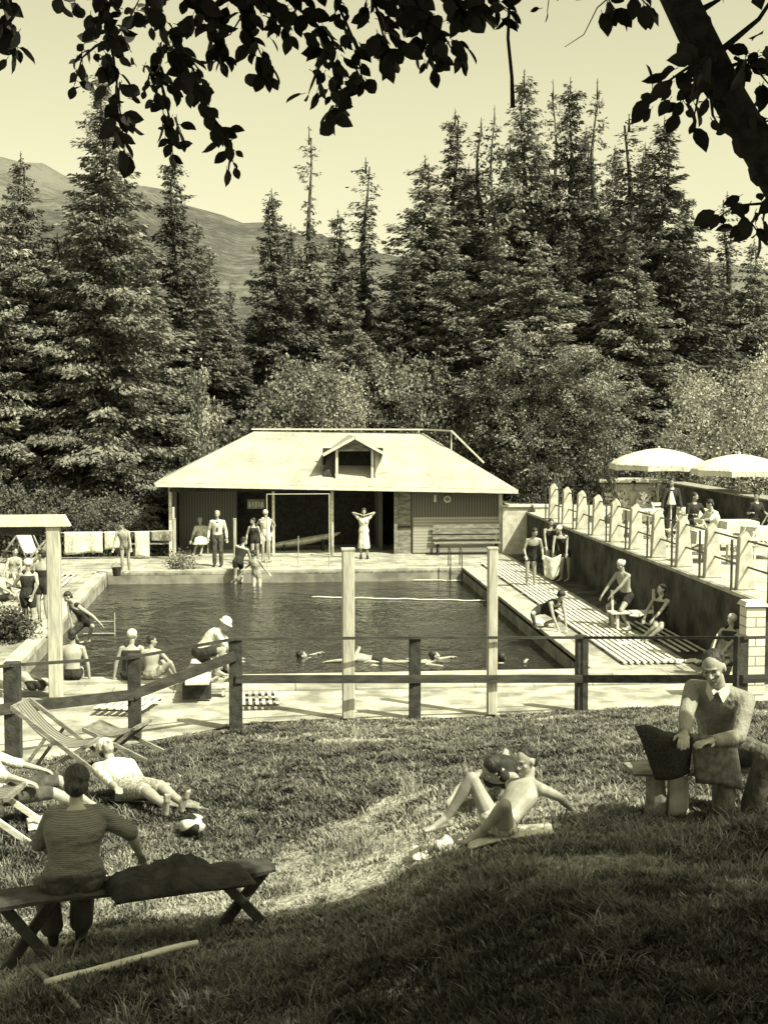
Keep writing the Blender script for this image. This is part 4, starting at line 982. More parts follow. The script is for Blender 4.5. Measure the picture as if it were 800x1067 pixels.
npmesh('foliage', v, f, 4, 'leaf_dark', hd, tn); MB().tube([(-3.5,0,.3), (3,0,.3)], .03, 5).build('stem', 'bark', hd)

# ------------------------------------------------------------ duckboards
def duckboard(lab, x, y, L_, W_, n, along='y', z=.055, rz=0, m='pale_wood', sw=.05):
    t = thing('duckboard', lab, 'duckboard', (x, y, z), rz)
    mb = MB()
    for k in range(n):
        o = -W_/2+sw/2+(W_-sw)*k/(n-1)
        mb.box((o, 0, .05) if along == 'y' else (0, o, .05), (sw, L_, .025) if along == 'y' else (L_, sw, .025))
    mb.build('slats', m, t)
    for s in (-.42, 0, .42): MB().box((0, s*L_, .018) if along == 'y' else (s*L_, 0, .018), (W_, .07, .034) if along == 'y' else (.07, W_, .034)).build('batten', 'dark_wood', t)
dk = ['far end', 'second from the pool house', 'beside the crouching bather', 'beside the sitting man', 'near end']
for k in range(5): duckboard('long slatted duckboard right of the pool, '+['nearest the pool house', 'where the two bathers stand', 'beside the dark crouching bather', 'below the sitting capped man', 'nearest the fence'][k], 7.66, 43.0-3.55*k-1.2, 3.45, 1.15, 9, sw=.075)
duckboard('narrow slatted duckboard at the foot of the terrace wall', 8.85, 29, 4, .6, 4)
duckboard('slatted duckboard on the left bank behind the walking bathers', -6.4, 31.5, 6, 1.1, 7)
duckboard('duckboard on the left bank nearest the hanging sheets', -6.3, 39, 6, 1.1, 7)
p = at_z(134, 738, .05); duckboard('slanting slatted duckboard lying behind the left fence post', p.x, p.y, 1.05, .85, 7, z=.10, rz=-.25, m='white_paint', sw=.07)
p = at_z(271, 733, .05); duckboard('small white slatted duckboard right of the crouching bather in white', p.x, p.y, .95, .62, 6, z=.10, rz=.03, m='white_paint', sw=.055)
# low springboard
p = at_z(205, 730, .05); sb = thing('springboard', 'low white springboard on which the bather in the white hat crouches', 'springboard', (p.x, p.y, .05))
MB().box((.02, .9, .34), (.42, 2.2, .06)).build('board', 'white_paint', sb, bevel=.01); MB().box((0, .15, .15), (.5, .12, .30)).build('support', 'dark_wood', sb); MB().box((.45, .5, .16), (.28, .3, .04)).build('step', 'pale_wood', sb); MB().box((.45, .5, .07), (.05, .25, .14)).build('step_leg', 'pale_wood', sb)

# ------------------------------------------------------------ fence: dark posts, thin top rail, broad lower rail
fn_ = thing('post_and_rail_fence', 'dark wooden post fence with thin top rail and broad lower rail across the slope foot', 'fence', (0, 22, 0))
posts = [(15, 792, 690, 16), (141, 772, 682, 13), (246, 760, 663, 14), (432, 750, 662, 12), (605, 742, 662, 12), (770, 745, 662, 13)]
FP = []
for px, yb, yt, wpx in posts:
    zg = .0; q = at_z(px, yb, zg)
    for _ in range(8): q = at_z(px, yb, zg); zg = .5*zg+.5*G(q.x, q.y)
    top = at_y(px, yt, q.y).z; wd_ = wpx*q.y/1400
    MB().box((q.x, q.y-22, (top+zg-.25)/2), (wd_, wd_, top-zg+.25), Matrix.Rotation(.03*math.sin(px), 3, 'Z')).build('post', 'dark_wood', fn_, bevel=.008)
    FP.append((q.x, q.y-22, top, zg, wd_))
FP = [(FP[0][0]-2.2, FP[0][1]-1.2, FP[0][2]-.05, FP[0][3], .2)]+FP+[(FP[-1][0]+2.6, FP[-1][1]+.1, FP[-1][2], FP[-1][3], .2)]
lowz = {0: .38, 1: .40, 2: .56, 3: .80, 4: .73, 5: .70, 6: .71, 7: .71}
lz = []
for i, (px, py) in enumerate([(None, None), (15, 736), (141, 722), (246, 682), (432, 706), (605, 706), (770, 706), (None, None)]):
    lz.append(at_y(px, py, FP[i][1]+22).z if px else None)
lz[0] = lz[1]-.08; lz[-1] = lz[-2]
lz3b = at_y(246, 706, FP[3][1]+22).z
for i in range(len(FP)-1):
    a, b_ = FP[i], FP[i+1]
    off = -a[4]/2-.02
    MB().beam((a[0], a[1]+off, a[2]-.02), (b_[0], b_[1]+off, b_[2]-.02), .03, .045).build('top_rail', 'rail_wood', fn_)
    za = lz[i] if i != 3 else lz3b
    MB().beam((a[0], a[1]+off, za), (b_[0], b_[1]+off, lz[i+1]), .035,   .13 if i >= 3 else .16).build('lower_rail', 'rail_wood', fn_)

# ------------------------------------------------------------ foreground benches
def ground_at(px, py):
    z = 1.5
    for _ in range(14): q = at_z(px, py, z); z = .5*z+.5*G(q.x, q.y)
    return Vector((q.x, q.y, G(q.x, q.y)))
# X-legged plank bench, lower left
gr = ground_at(238, 968)
bt = gr.z+.40
A = at_z(-45, 952, bt); B = at_z(290, 909, bt); B2 = at_z(262, 915, bt)
xb = thing('plank_bench', 'long low dark plank bench on crossed legs in the lower left corner', 'bench', (A.lerp(B, .5).x, A.lerp(B, .5).y, gr.z)); o_ = xb.location
dirb = (B-A).normalized(); nrm = Vector((-dirb.y, dirb.x, 0))
def rough_plank(a, b_, w_, h_, seed, n=14):
    mb = MB(); rs = []; d = (b_-a).normalized(); s = Vector((-d.y, d.x, 0)).normalized(); rr = random.Random(seed)
    for i in range(n+1):
        p = a.lerp(b_, i/n); ww_ = w_*(1+rr.uniform(-.07, .07)); hh_ = h_*(1+rr.uniform(-.15, .15)); z = rr.uniform(-.006, .006)
        if i in (0, n): ww_ *= .8; hh_ *= .7
        rs.append([p+s*(-ww_/2)+Vector((0,0,-hh_/2+z)), p+s*(ww_/2)+Vector((0,0,-hh_/2+z)), p+s*(ww_/2*1.03)+Vector((0,0,z)), p+s*(ww_/2*.9)+Vector((0,0,hh_/2+z)), p+s*(-ww_/2*.9)+Vector((0,0,hh_/2+z)), p+s*(-ww_/2*1.03)+Vector((0,0,z))])
    return mb.rings(rs)
rough_plank(A-o_+nrm*.16, B-o_+nrm*.16, .27, .05, 1).build('seat_plank', 'dark_wood', xb)
for t_ in (.90, .22):
    c = A.lerp(B, t_)-o_+nrm*.16; zb_ = G(c.x+o_.x, c.y+o_.y)-o_.z-.03
    for sg in (-1, 1):
        ac = c+dirb*(sg*.17)+nrm*(sg*.03); top_ = Vector((ac.x, ac.y, bt-o_.z-.04)); bc = c-dirb*(sg*.17)+nrm*(sg*.03)
        MB().beam(Vector((bc.x, bc.y, zb_)), top_, .055, .07).build('leg', 'dark_wood', xb, bevel=.008)
def pole_on_ground(lab, p0, p1, r0, r1, m='grey_wood', name='fallen_pole', cat='pole', lift=.03):
    a, b_ = ground_at(*p0), ground_at(*p1); c = a.lerp(b_, .5)
    pts = []
    for i in range(9):
        q = a.lerp(b_, i/8); pts.append(Vector((q.x-c.x, q.y-c.y, G(q.x, q.y)-c.z+lift)))
    o = MB().tube(pts, [r0+(r1-r0)*i/8+.002*math.sin(i*2.2) for i in range(9)], 8).build(name, m, None, smooth=True); o.location = c; tag(o, lab, cat)
pole_on_ground('long pale stripped pole lying in the shade under the plank bench', (48, 1034), (206, 990), .030, .020, 'pale_wood', lift=.05)
pole_on_ground('short grey stick lying across the end of the long pale pole', (34, 1012), (82, 1056), .022, .018, 'grey_wood', lift=.03)
# coat on the bench
cp = at_z(190, 918, bt+.03)
def coat(lab, c, a, b_, w_, h0, m, seed, name='folded_coat', cat='coat'):
    d = (b_-a); s = Vector((-d.y, d.x, 0)).normalized()*w_
    def fn(u, v):
        q = a+d*u+s*(v-.5)
        jag = .25*math.sin(u*37+seed)*math.sin(v*23)+.2*math.sin(u*19-v*31); bump = h0*(1+.5*jag)*(math.sin(PI*min(1, max(0, u)))**.5)*(1-abs(2*v-1)**2.2)*(1.15-.75*u+.16*math.sin(u*11+seed)+.1*math.sin(v*9+u*5))
        return Vector((q.x-c.x, q.y-c.y, q.z-c.z+max(0, bump)))
    o = MB().sheet(fn, 26, 12, .02).build(name, m, None, smooth=True); o.location = c; tag(o, lab, cat); return o
a_ = at_z(118, 938, bt+.04)+nrm*.14; b__ = at_z(264, 918, bt+.04)+nrm*.14
coat('dark rumpled coat heaped on the plank bench right of the seated woman', a_.lerp(b__, .5), a_, b__, .42, .17, 'cloth_dark', 2)
# stone bench on the right
gR = ground_at(700, 850); bR = thing('stone_bench', 'low bench on thick stump supports on which the reading man sits', 'bench', (gR.x+.4, gR.y, gR.z-.02)); o_ = bR.location
hb = at_y(657, 803, gR.y).z-o_.z
q0 = at_y(656, 803, gR.y); 
rough_plank(Vector((q0.x-o_.x, .05, hb-.0)), Vector((q0.x-o_.x+1.9, .10, hb+.02)), .34, .05, 4).build('seat_plank', 'grey_wood', bR)
for px, w_, m in ((683, .15, 'grey_wood'), (706, .16, 'pale_wood')):
    qx = at_y(px, 840, gR.y).x-o_.x; MB().tube([(qx, .03, -.05), (qx+.01, .03, hb*.5), (qx, .03, hb-.03)], [w_*.56, w_*.50, w_*.46], 9).build('support', m, bR)
for dx in (1.35,): MB().tube([(q0.x-o_.x+dx, .08, -.05), (q0.x-o_.x+dx, .08, hb-.02)], [.10, .09], 9).build('support', 'grey_wood', bR)

# ------------------------------------------------------------ deck chairs
def deck_chair(lab, loc, rz, L_=1.25, W_=.56, tilt=.62, sag=.18, m='canvas', group='folding canvas deck chairs', side=None):
    t = thing('deck_chair', lab, 'deck chair', loc, rz, group); ct, st = math.cos(tilt), math.sin(tilt)
    # long rails rise from the foot (x=0) to the head (x=L)
    for s in (-1, 1):
        MB().beam((0, s*W_/2, .02), (L_*ct, s*W_/2, L_*st+.02), .035, .05).build('side_rail', 'grey_wood' if side is None else side, t)
        MB().beam((.78*L_*ct, s*(W_/2-.045), .0), (.20*L_*ct, s*(W_/2-.045), .42), .03, .045).build('leg', 'grey_wood', t)
        MB().beam((.62*L_*ct, s*(W_/2+.04), .62*L_*st), (.95*L_*ct, s*(W_/2+.04), .0), .025, .04).build('strut', 'grey_wood', t)
    MB().beam((L_*ct, -W_/2, L_*st+.02), (L_*ct, W_/2, L_*st+.02), .04, .04).build('head_bar', 'grey_wood', t)
    MB().beam((.20*L_*ct, -W_/2, .42), (.20*L_*ct, W_/2, .42), .04, .04).build('front_bar', 'grey_wood', t)
    a = Vector((.20*L_*ct, 0, .44)); b_ = Vector((L_*ct, 0, L_*st+.03))
    fn = lambda u, v: a.lerp(b_, u)+Vector((sag*.7*math.sin(PI*u)*.3, (v-.5)*(W_-.1), -sag*math.sin(PI*u**.85)))
    MB().sheet(fn, 16, 6, .008).build('canvas', m, t, smooth=True)
    return t
p = ground_at(118, 806); deck_chair('empty deck chair whose long rails lean up against the left fence post', (p.x, p.y, p.z), PI-.25, 1.45, .5, .62, .2, 'canvas_stripe')
p = ground_at(150, 800); deck_chair('second deck chair folded low behind the empty one', (p.x+.1, p.y+.55, p.z), PI-.35, .95, .5, .38, .12, 'canvas')
p = ground_at(44, 872); deck_chair('deck chair at the left edge carrying the person in white', (p.x-.02, p.y, p.z), PI-.15, 1.35, .52, .60, .16, 'canvas_stripe', side='pale_wood')
# left bank: piled deck chairs and benches
lb = []
for i, (px, py, rz, lab) in enumerate([(12, 628, 2.6, 'deck chair of the seated bather at the left edge'), (18, 600, .4, 'stacked deck chair frame on the left bank, nearest the walking bathers'), (4, 588, .9, 'deck chair frame cut by the left edge above the seated bather'), (40, 590, 2.2, 'deck chair behind the two walking bathers')]):
    p = at_z(px, py, .05); deck_chair(lab, (p.x, p.y, .05), rz, 1.5, .6, .8, .2, ['canvas', 'cloth_pale', 'cloth_dark', 'cloth_white'][i], 'deck chairs on the left bank')
sh_ = leafy_proto(61, .45, .8, 'leaf_dark', 3500, .09, 8, .02, name='shrub', cat='shrub'); q = at_z(6, 668, .05); sh_.location = (q.x, q.y, .04); sh_['label'] = 'low dark shrub beside the left bank at the edge of the photo'
# deck chair behind the pillar at right with plank
p = at_z(752, 706, .05); deck_chair('deck chair with pale rails right behind the reading man', (p.x-.1, p.y, .05), .9, 1.0, .5, .75, .12, 'cloth_mid', 'deck chairs on the right bank', side='pale_wood')
# small round shrub at far left corner of the pool
q = at_z(190, 594, .08); s2 = leafy_proto(62, .25, .55, 'leaf', 1200, .08, 6, .02, name='shrub', cat='shrub', tr=.03); s2.location = (q.x, 42.75, .05); s2['label'] = 'small round shrub at the far pool edge, left of the man in dark trousers'
# boat-like light plank inside the opening
q = at_y(316, 563, 48.2); bt_ = thing('rowing_boat', 'pale narrow boat lying in the dark opening of the pool house', 'boat', (q.x, 48.4, .07), .05)
def hull():
    rs = []
    for i in range(13):
        u = i/12*2-1; w_ = .34*(1-u*u)**.6+.01; z_ = .42+.22*u; d_ = .2*(1-u*u)**.5+.03
        rs.append([Vector((u*1.35, w_*math.cos(a), z_+(-d_*math.sin(a)))) for a in np.linspace(0, PI, 9)]+[Vector((u*1.35, .93*w_*math.cos(a), z_+.005+(-d_*.85*math.sin(a)))) for a in np.linspace(PI, 0, 9)])
    return rs
MB().rings(hull()).build('hull', 'cloth_pale', bt_, smooth=True); MB().box((-.7, 0, .12), (.08, .7, .24)).build('trestle', 'dark_wood', bt_); MB().box((.7, 0, .2), (.08, .7, .4)).build('trestle', 'dark_wood', bt_)
# ------------------------------------------------------------ people
UP = Vector((0, 0, 1))
def ik(a, b, l1, l2, pole):
    a, b, pole = Vector(a), Vector(b), Vector(pole); d = b-a; L = d.length
    if L > (l1+l2)*.995: b = a+d.normalized()*(l1+l2)*.995; d = b-a; L = d.length
    if L < abs(l1-l2)+.02: L = abs(l1-l2)+.02
    n = d.normalized(); x = (l1*l1-l2*l2+L*L)/(2*L); h = math.sqrt(max(0, l1*l1-x*x))
    p = (pole-n*pole.dot(n)); p = p.normalized() if p.length > 1e-5 else n.orthogonal().normalized()
    return a+n*x+p*h, b
class Body:
    def __init__(s, P, T=(0,0,1), sh=(1,0,0), hip=None, face=(0,-1,0), up=None, bend=(0,0,0), neck=None, S=1.0, fem=False,
                 hL=None, hR=None, fL=None, fR=None, eL=(-.3,.5,-.6), eR=(.3,.5,-.6), kL=(0,-1,.2), kR=(0,-1,.2), toeL=None, toeR=None, fat=1.0):
        s.S = S; s.fem = fem; P = Vector(P)*1.0; T = Vector(T).normalized(); X = Vector(sh).normalized(); hip = Vector(hip).normalized() if hip else X
        s.P = P; s.T = T; s.X = X; s.hip = hip; s.fat = fat; s.bend = Vector(bend)
        s.C = P+T*.50*S; s.face = Vector(face).normalized(); nk = Vector(neck).normalized() if neck else (T*.7+UP*.5).normalized()
        s.up = Vector(up).normalized() if up else nk; s.nk = nk
        s.neck1 = s.C+nk*.115*S; s.head = s.neck1+s.up*.10*S+s.face*.018*S
        w_ = .165 if fem else .185
        s.shL = s.C-X*w_*S-T*.025*S; s.shR = s.C+X*w_*S-T*.025*S
        s.hpL = P-hip*.088*S; s.hpR = P+hip*.088*S
        hL = hL or (s.shL+Vector((-.08, 0, -.54))*S); hR = hR or (s.shR+Vector((.08, 0, -.54))*S)
        s.elL, s.wrL = ik(s.shL, hL, .285*S, .255*S, eL); s.elR, s.wrR = ik(s.shR, hR, .285*S, .255*S, eR)
        fL = fL or (s.hpL+Vector((-.02, 0, -.84))*S); fR = fR or (s.hpR+Vector((.02, 0, -.84))*S)
        s.knL, s.anL = ik(s.hpL, fL, .43*S, .41*S, kL); s.knR, s.anR = ik(s.hpR, fR, .43*S, .41*S, kR)
        s.toeL = Vector(toeL or (s.face.x, s.face.y, 0)).normalized(); s.toeR = Vector(toeR or (s.face.x, s.face.y, 0)).normalized()
    def front(s):
        f = s.X.cross(s.T).normalized(); return f if f.dot(s.face) > 0 else -f
    def spine(s, t):
        return s.P.lerp(s.C, t)+s.bend*4*t*(1-t)
    def loft(s, mb, t0, t1, g_=0.0, n=18):
        S = s.S; ks = [-.16, -.06, .05, .2, .38, .52, .66, .82, .95, 1.03, 1.10]
        ww = [.085, .150, .168, .155, .128, .135, .155, .165, .150, .105, .06] if s.fem else [.085, .140, .152, .145, .135, .145, .165, .182, .170, .115, .065]
        dd = [.07, .105, .115, .105, .088, .095, .115, .112, .085, .065, .055] if s.fem else [.07, .10, .108, .10, .092, .102, .115, .112, .090, .068, .058]
        rs = []
        m = 12
        for i in range(m+1):
            t = t0+(t1-t0)*i/m; w_ = np.interp(t, ks, ww)*S*s.fat+g_; d_ = np.interp(t, ks, dd)*S*s.fat+g_
            ax = s.hip.lerp(s.X, min(1, max(0, t))).normalized(); c = s.spine(t); fw = ax.cross(s.T).normalized()
            rs.append([c+ax*(w_*math.cos(a))+fw*(d_*math.sin(a)) for a in np.linspace(0, 2*PI, n, endpoint=False)])
        mb.rings(rs)
    def limb(s, mb, a, b, prof, g_=0.0, u0=0., u1=1.):
        pts = []; rs = []
        for i in range(9):
            u = u0+(u1-u0)*i/8; pts.append(a.lerp(b, u)); rs.append(np.interp(u, [p[0] for p in prof], [p[1] for p in prof])*s.S*s.fat+g_)
        mb.tube(pts, rs, 12); mb.sph(pts[0], rs[0]); mb.sph(pts[-1], rs[-1])
    TH = [(0, .088), (.35, .080), (.8, .058), (1, .054)]; SH_ = [(0, .054), (.25, .057), (.6, .042), (1, .034)]
    UA = [(0, .050), (.4, .046), (1, .037)]; FA = [(0, .037), (.3, .038), (1, .025)]
    def hand(s, mb, el_, wr, curl=.5, side=1, spread=.0):
        S = s.S; d = (wr-el_).normalized(); pl = d.cross(UP if abs(d.z) < .85 else Vector((0,1,0))).normalized(); nrm_ = pl.cross(d).normalized()
        pl = pl*side
        mb.cap(wr, wr+d*.03*S, .025*S, .024*S); c = wr+d*.065*S
        mb.ell(c, (pl*.041*S, nrm_*.017*S, d*.05*S), 12, 8)
        for k, (o, L_) in enumerate(((-.031, .062), (-.011, .075), (.010, .070), (.030, .055))):
            a = c+d*.036*S+pl*o*S; b_ = a+(d+pl*o*3-nrm_*curl*.5).normalized()*L_*.5*S; e_ = b_+(d*.8-nrm_*curl*1.3).normalized()*L_*.55*S
            mb.cap(a, b_, .0095*S, .0088*S); mb.cap(b_, e_, .0088*S, .0075*S)
        a = wr+d*.03*S-pl*.025*S; b_ = a+(d*.6-pl*.9-nrm_*.2).normalized()*.04*S; e_ = b_+(d-pl*.25-nrm_*.4).normalized()*.032*S
        mb.cap(a, b_, .013*S, .011*S); mb.cap(b_, e_, .011*S, .009*S)
    def foot(s, mb, kn, an, toe, g_=0):
        S = s.S; sole = UP
        h_ = an+Vector((0, 0, -.045*S))-toe*.03*S; b_ = an+toe*.13*S+Vector((0, 0, -.055*S)); t_ = an+toe*.20*S+Vector((0, 0, -.058*S))
        mb.cap(an, h_, .036*S+g_, .032*S+g_); mb.cap(an+toe*.02*S, b_, .034*S+g_, .027*S+g_); sd = toe.cross(UP)
        if sd.length < .1: sd = Vector((1,0,0))
        sd.normalize()
        for k in (-.6, .6): mb.cap(b_+sd*.02*k*S, t_+sd*.03*k*S, .024*S+g_, .017*S+g_)
        mb.cap(h_, b_, .028*S+g_, .024*S+g_)
    def headmesh(s, mb):
        S = s.S; f, u = s.face, (s.up-s.face*s.up.dot(s.face)).normalized(); x = f.cross(u).normalized(); H_ = s.head
        mb.ell(H_+u*.022*S-f*.012*S, (x*.074*S, f*.094*S, u*.092*S), 18, 12)
        mb.ell(H_-u*.035*S+f*.022*S, (x*.056*S, f*.066*S, u*.078*S), 14, 10)
        mb.ell(H_-u*.090*S+f*.055*S, (x*.024*S, f*.024*S, u*.020*S))
        mb.cap(H_+u*.012*S+f*.080*S, H_-u*.026*S+f*.104*S, .007*S, .014*S); mb.ell(H_-u*.030*S+f*.092*S, (x*.020*S, f*.014*S, u*.009*S))
        mb.ell(H_+u*.024*S+f*.076*S, (x*.050*S, f*.014*S, u*.010*S)); mb.ell(H_-u*.055*S+f*.080*S, (x*.026*S, f*.014*S, u*.006*S)); mb.ell(H_-u*.066*S+f*.078*S, (x*.020*S, f*.014*S, u*.007*S))
        for q in (-1, 1):
            mb.ell(H_-u*.005*S+x*q*.076*S-f*.006*S, (x*.010*S, f*.020*S, u*.031*S), 10, 8); mb.ell(H_-u*.022*S+x*q*.040*S+f*.062*S, (x*.022*S, f*.020*S, u*.020*S))
    def make(s, root, vox=.010, skin='skin', nose=True):
        mb = MB(); s.loft(mb, -.12, 1.08); mb.cap(s.C-s.nk*.03*s.S, s.neck1+s.up*.02*s.S, .056*s.S, .050*s.S)
        mb.cap(s.C-s.X*.06*s.S+s.nk*.01*s.S, s.shL, .05*s.S, .050*s.S); mb.cap(s.C+s.X*.06*s.S+s.nk*.01*s.S, s.shR, .05*s.S, .050*s.S)
        if s.fem:
            fw = s.front()
            for q in (-1, 1): mb.sph(s.spine(.74)+s.X*q*.075*s.S+fw*.075*s.S, .062*s.S)
        for a, k, n_, hp in ((s.hpL, s.knL, s.anL, -1), (s.hpR, s.knR, s.anR, 1)): s.limb(mb, a, k, s.TH); s.limb(mb, k, n_, s.SH_)
        for a, k, n_ in ((s.shL, s.elL, s.wrL), (s.shR, s.elR, s.wrR)): s.limb(mb, a, k, s.UA); s.limb(mb, k, n_, s.FA)
        s.hand(mb, s.elL, s.wrL, .5, -1); s.hand(mb, s.elR, s.wrR, .5, 1); s.foot(mb, s.knL, s.anL, s.toeL); s.foot(mb, s.knR, s.anR, s.toeR); s.headmesh(mb)
        return voxel(mb, vox, 'body', skin, root, 2)
    # clothes -----------------------------------------------------------
    def shirt(s, root, m, sleeve=1.0, t0=-.05, g_=.016, vox=.011, name='shirt', gs=.014):
        mb = MB(); s.loft(mb, t0, 1.02, g_); 
        for sh_, el_, wr in ((s.shL, s.elL, s.wrL), (s.shR, s.elR, s.wrR)):
            mb.cap(s.C+(sh_-s.C)*.3, sh_, .056*s.S+g_*.6, .052*s.S+gs)
            s.limb(mb, sh_, el_, s.UA, gs, 0, min(1, sleeve))
            if sleeve > 1: s.limb(mb, el_, wr, s.FA, gs, 0, sleeve-1)
        if s.fem:
            fw = s.front()
            for q in (-1, 1): mb.sph(s.spine(.74)+s.X*q*.075*s.S+fw*.075*s.S, .062*s.S+g_)
        return voxel(mb, vox, name, m, root, 3)
    def vest(s, root, m, t0=-.14, t1=.93, g_=.012, legs=.18, vox=.010, name='swimsuit', straps=True):
        mb = MB(); s.loft(mb, t0, t1, g_)
        for a, k in ((s.hpL, s.knL), (s.hpR, s.knR)): s.limb(mb, a, k, s.TH, g_, 0, max(legs, .05))
        if s.fem:
            fw = s.front()
            for q in (-1, 1): mb.sph(s.spine(.74)+s.X*q*.075*s.S+fw*.075*s.S, .062*s.S+g_)
        if straps and t1 > .8:
            for q in (-1, 1): mb.cap(s.spine(.85)+s.X*q*.09*s.S, s.C+s.X*q*.085*s.S+s.nk*.03*s.S, .05, .05*s.S+g_*.6)
        return voxel(mb, vox, name, m, root, 2)
    def trousers(s, root, m, length=1.95, g_=.016, top=.22, vox=.011, name='trousers'):
        mb = MB(); s.loft(mb, -.14, top, g_)
        for a, k, n_ in ((s.hpL, s.knL, s.anL), (s.hpR, s.knR, s.anR)):
            s.limb(mb, a, k, s.TH, g_, 0, min(1, length))
            if length > 1: s.limb(mb, k, n_, [(0, .056), (1, .052)], g_, 0, length-1)
        return voxel(mb, vox, name, m, root, 2)
    def skirt(s, root, m, length=1.4, flare=.10, g_=.018, top=.35, vox=.012, name='skirt'):
        mb = MB(); s.loft(mb, -.10, top, g_)
        k = (s.knL+s.knR)/2; h_ = (s.hpL+s.hpR)/2; a_ = (s.anL+s.anR)/2
        e_ = h_.lerp(k, min(1, length)) if length <= 1 else k.lerp(a_, length-1)
        fw = s.hip.cross(UP).normalized(); rs = []
        for i in range(9):
            u = i/8; c = h_.lerp(k, min(1, u*length)) if u*length <= 1 else k.lerp(a_, u*length-1)
            ww_ = (.165+flare*u)*s.S; dd_ = (.125+flare*.8*u)*s.S
            dirn = (k-h_).normalized() if u*length <= 1 else (a_-k).normalized(); ax = s.hip; f2 = ax.cross(dirn).normalized()
            rs.append([c+ax*(ww_*(1+.04*math.sin(a*7))*math.cos(a))+f2*(dd_*(1+.04*math.sin(a*7))*math.sin(a)) for a in np.linspace(0, 2*PI, 28, endpoint=False)])
        mb.rings(rs); return voxel(mb, vox, name, m, root, 2)
    def shoes(s, root, m, vox=.009):
        for kn, an, toe in ((s.knL, s.anL, s.toeL), (s.knR, s.anR, s.toeR)):
            mb = MB(); s.foot(mb, kn, an, toe, .009); voxel(mb, vox, 'shoe', m, root, 1)
    def hair(s, root, m='hair', vol=.012, bun=False, long_=0., vox=.008):
        S = s.S; f, u = s.face, (s.up-s.face*s.up.dot(s.face)).normalized(); x = f.cross(u).normalized(); mb = MB()
        mb.ell(s.head+u*.046*S-f*.030*S, (x*(.073+vol)*S, f*(.089+vol*.6)*S, u*(.075+vol)*S), 20, 14)
        mb.ell(s.head-u*.015*S-f*.058*S, (x*(.062+vol)*S, f*.055*S, u*(.07+long_)*S), 16, 10)
        rr = random.Random(int(vol*1e4))
        for i in range(12):
            a = rr.uniform(0, 6.28); c = s.head+u*(.04+.05*rr.random())*S-f*.035*S+(x*math.cos(a)*.055+f*math.sin(a)*.050)*S; mb.sph(c, .024*S, 8, 6)
        if bun: mb.sph(s.head-u*.045*S-f*.10*S, .045*S); mb.ell(s.head-u*.03*S-f*.05*S, (x*.098*S, f*.06*S, u*.075*S))
        return voxel(mb, vox, 'hair', m, root, 1)
    def cap_(s, root, m='cloth_white', brim=0, name='bathing_cap'):
        S = s.S; f, u = s.face, (s.up-s.face*s.up.dot(s.face)).normalized(); x = f.cross(u).normalized(); mb = MB()
        mb.ell(s.head+u*.042*S-f*.022*S, (x*.090*S, f*.106*S, u*.090*S), 20, 14)
        if brim:
            c = s.head+u*.03*S-f*.01*S
            mb.rings([[c+(x*math.cos(a)*rr_+f*math.sin(a)*rr_)*S+u*z_*S for a in np.linspace(0, 2*PI, 24, endpoint=False)] for rr_, z_ in ((.07, .02), (.08+brim, -.02), (.08+brim, -.032), (.07, .0))])
            return voxel(mb, .009, 'sun_hat', m, root, 1)
        return voxel(mb, .009, name, m, root, 1)
    def eyes(s, root):
        S = s.S; f, u = s.face, (s.up-s.face*s.up.dot(s.face)).normalized(); x = f.cross(u).normalized()
        for q in (-1, 1):
            MB().ell(s.head+u*.004*S+x*q*.031*S+f*.080*S, (x*.011*S, f*.006*S, u*.0042*S)).build('eye', 'eye', root, smooth=True)
            MB().cap(s.head+u*.026*S+x*q*.018*S+f*.088*S, s.head+u*.028*S+x*q*.046*S+f*.078*S, .0028*S, .0018*S).build('eyebrow', 'hair', root)
def person(lab, loc, rz=0, group=None): return thing('person', lab, 'person', loc, rz, group)
def pz(px, py, z=.05): q = at_z(px, py, z); return (q.x, q.y, z)

# 1 woman on the plank bench, back to us
sx = at_z(75, 937, bt); root = person('dark haired woman in striped jersey seated on the plank bench, her back to us', (sx.x, sx.y+.14, bt+.02))
gzl = G(sx.x, sx.y+.5)-bt-.02
b = Body((0, .0, .06), (.0, .30, 1), (1, .12, 0), (1, .25, 0), face=(-.05, .95, -.38), up=(.0, .32, 1), bend=(0, -.06, 0), S=.88, fem=True, fat=1.30,
         hL=Vector((-.12, .36, .20)), hR=Vector((.40, .22, .17)), eL=(-.8, -.4, -.4), eR=(.9, -.5, -.2), fL=Vector((-.20, .34, gzl+.09)), fR=Vector((-.02, .40, gzl+.09)), kL=(-.5, .6, .6), kR=(-.1, .8, .7), toeL=(-.2, 1, 0), toeR=(0, 1, 0))
b.make(root, .008); b.shirt(root, 'stripe_shirt', 1.0, -.06, .018, .009, 'jersey'); b.trousers(root, 'cloth_trouser', 1.8, .022, .12, .010, 'slacks'); b.hair(root, 'hair', .028, True, .03); b.shoes(root, 'cloth_dark')
# 2 lying sunbather with white cap
g0 = ground_at(78, 824); g1 = ground_at(214, 868); mid = g0.lerp(g1, .50); dv = (g1-g0); dv.z = G(g1.x, g1.y)-G(g0.x, g0.y); dv = dv.normalized(); sdv = dv.cross(UP).normalized()
root = person('sunbather in white cap, white shirt and checked shorts lying beyond the seated woman', (mid.x, mid.y, G(mid.x, mid.y)))
P0 = Vector((0, 0, .13))
b = Body(P0, -dv+UP*.38, sdv*1.0+UP*.05, face=(dv*.5+UP*.8), up=(-dv*.7+UP*.6), S=1.0, fat=1.05, fL=P0+dv*.83-sdv*.10+Vector((0,0,-.05)), fR=P0+dv*.83+sdv*.08+Vector((0,0,-.05)), kL=UP, kR=UP, hL=P0-dv*.1-sdv*.33+Vector((0,0,-.03)), hR=P0+dv*.05+sdv*.22+UP*.05, toeL=(.3,-.2,.9), toeR=(.1,-.3,.9))
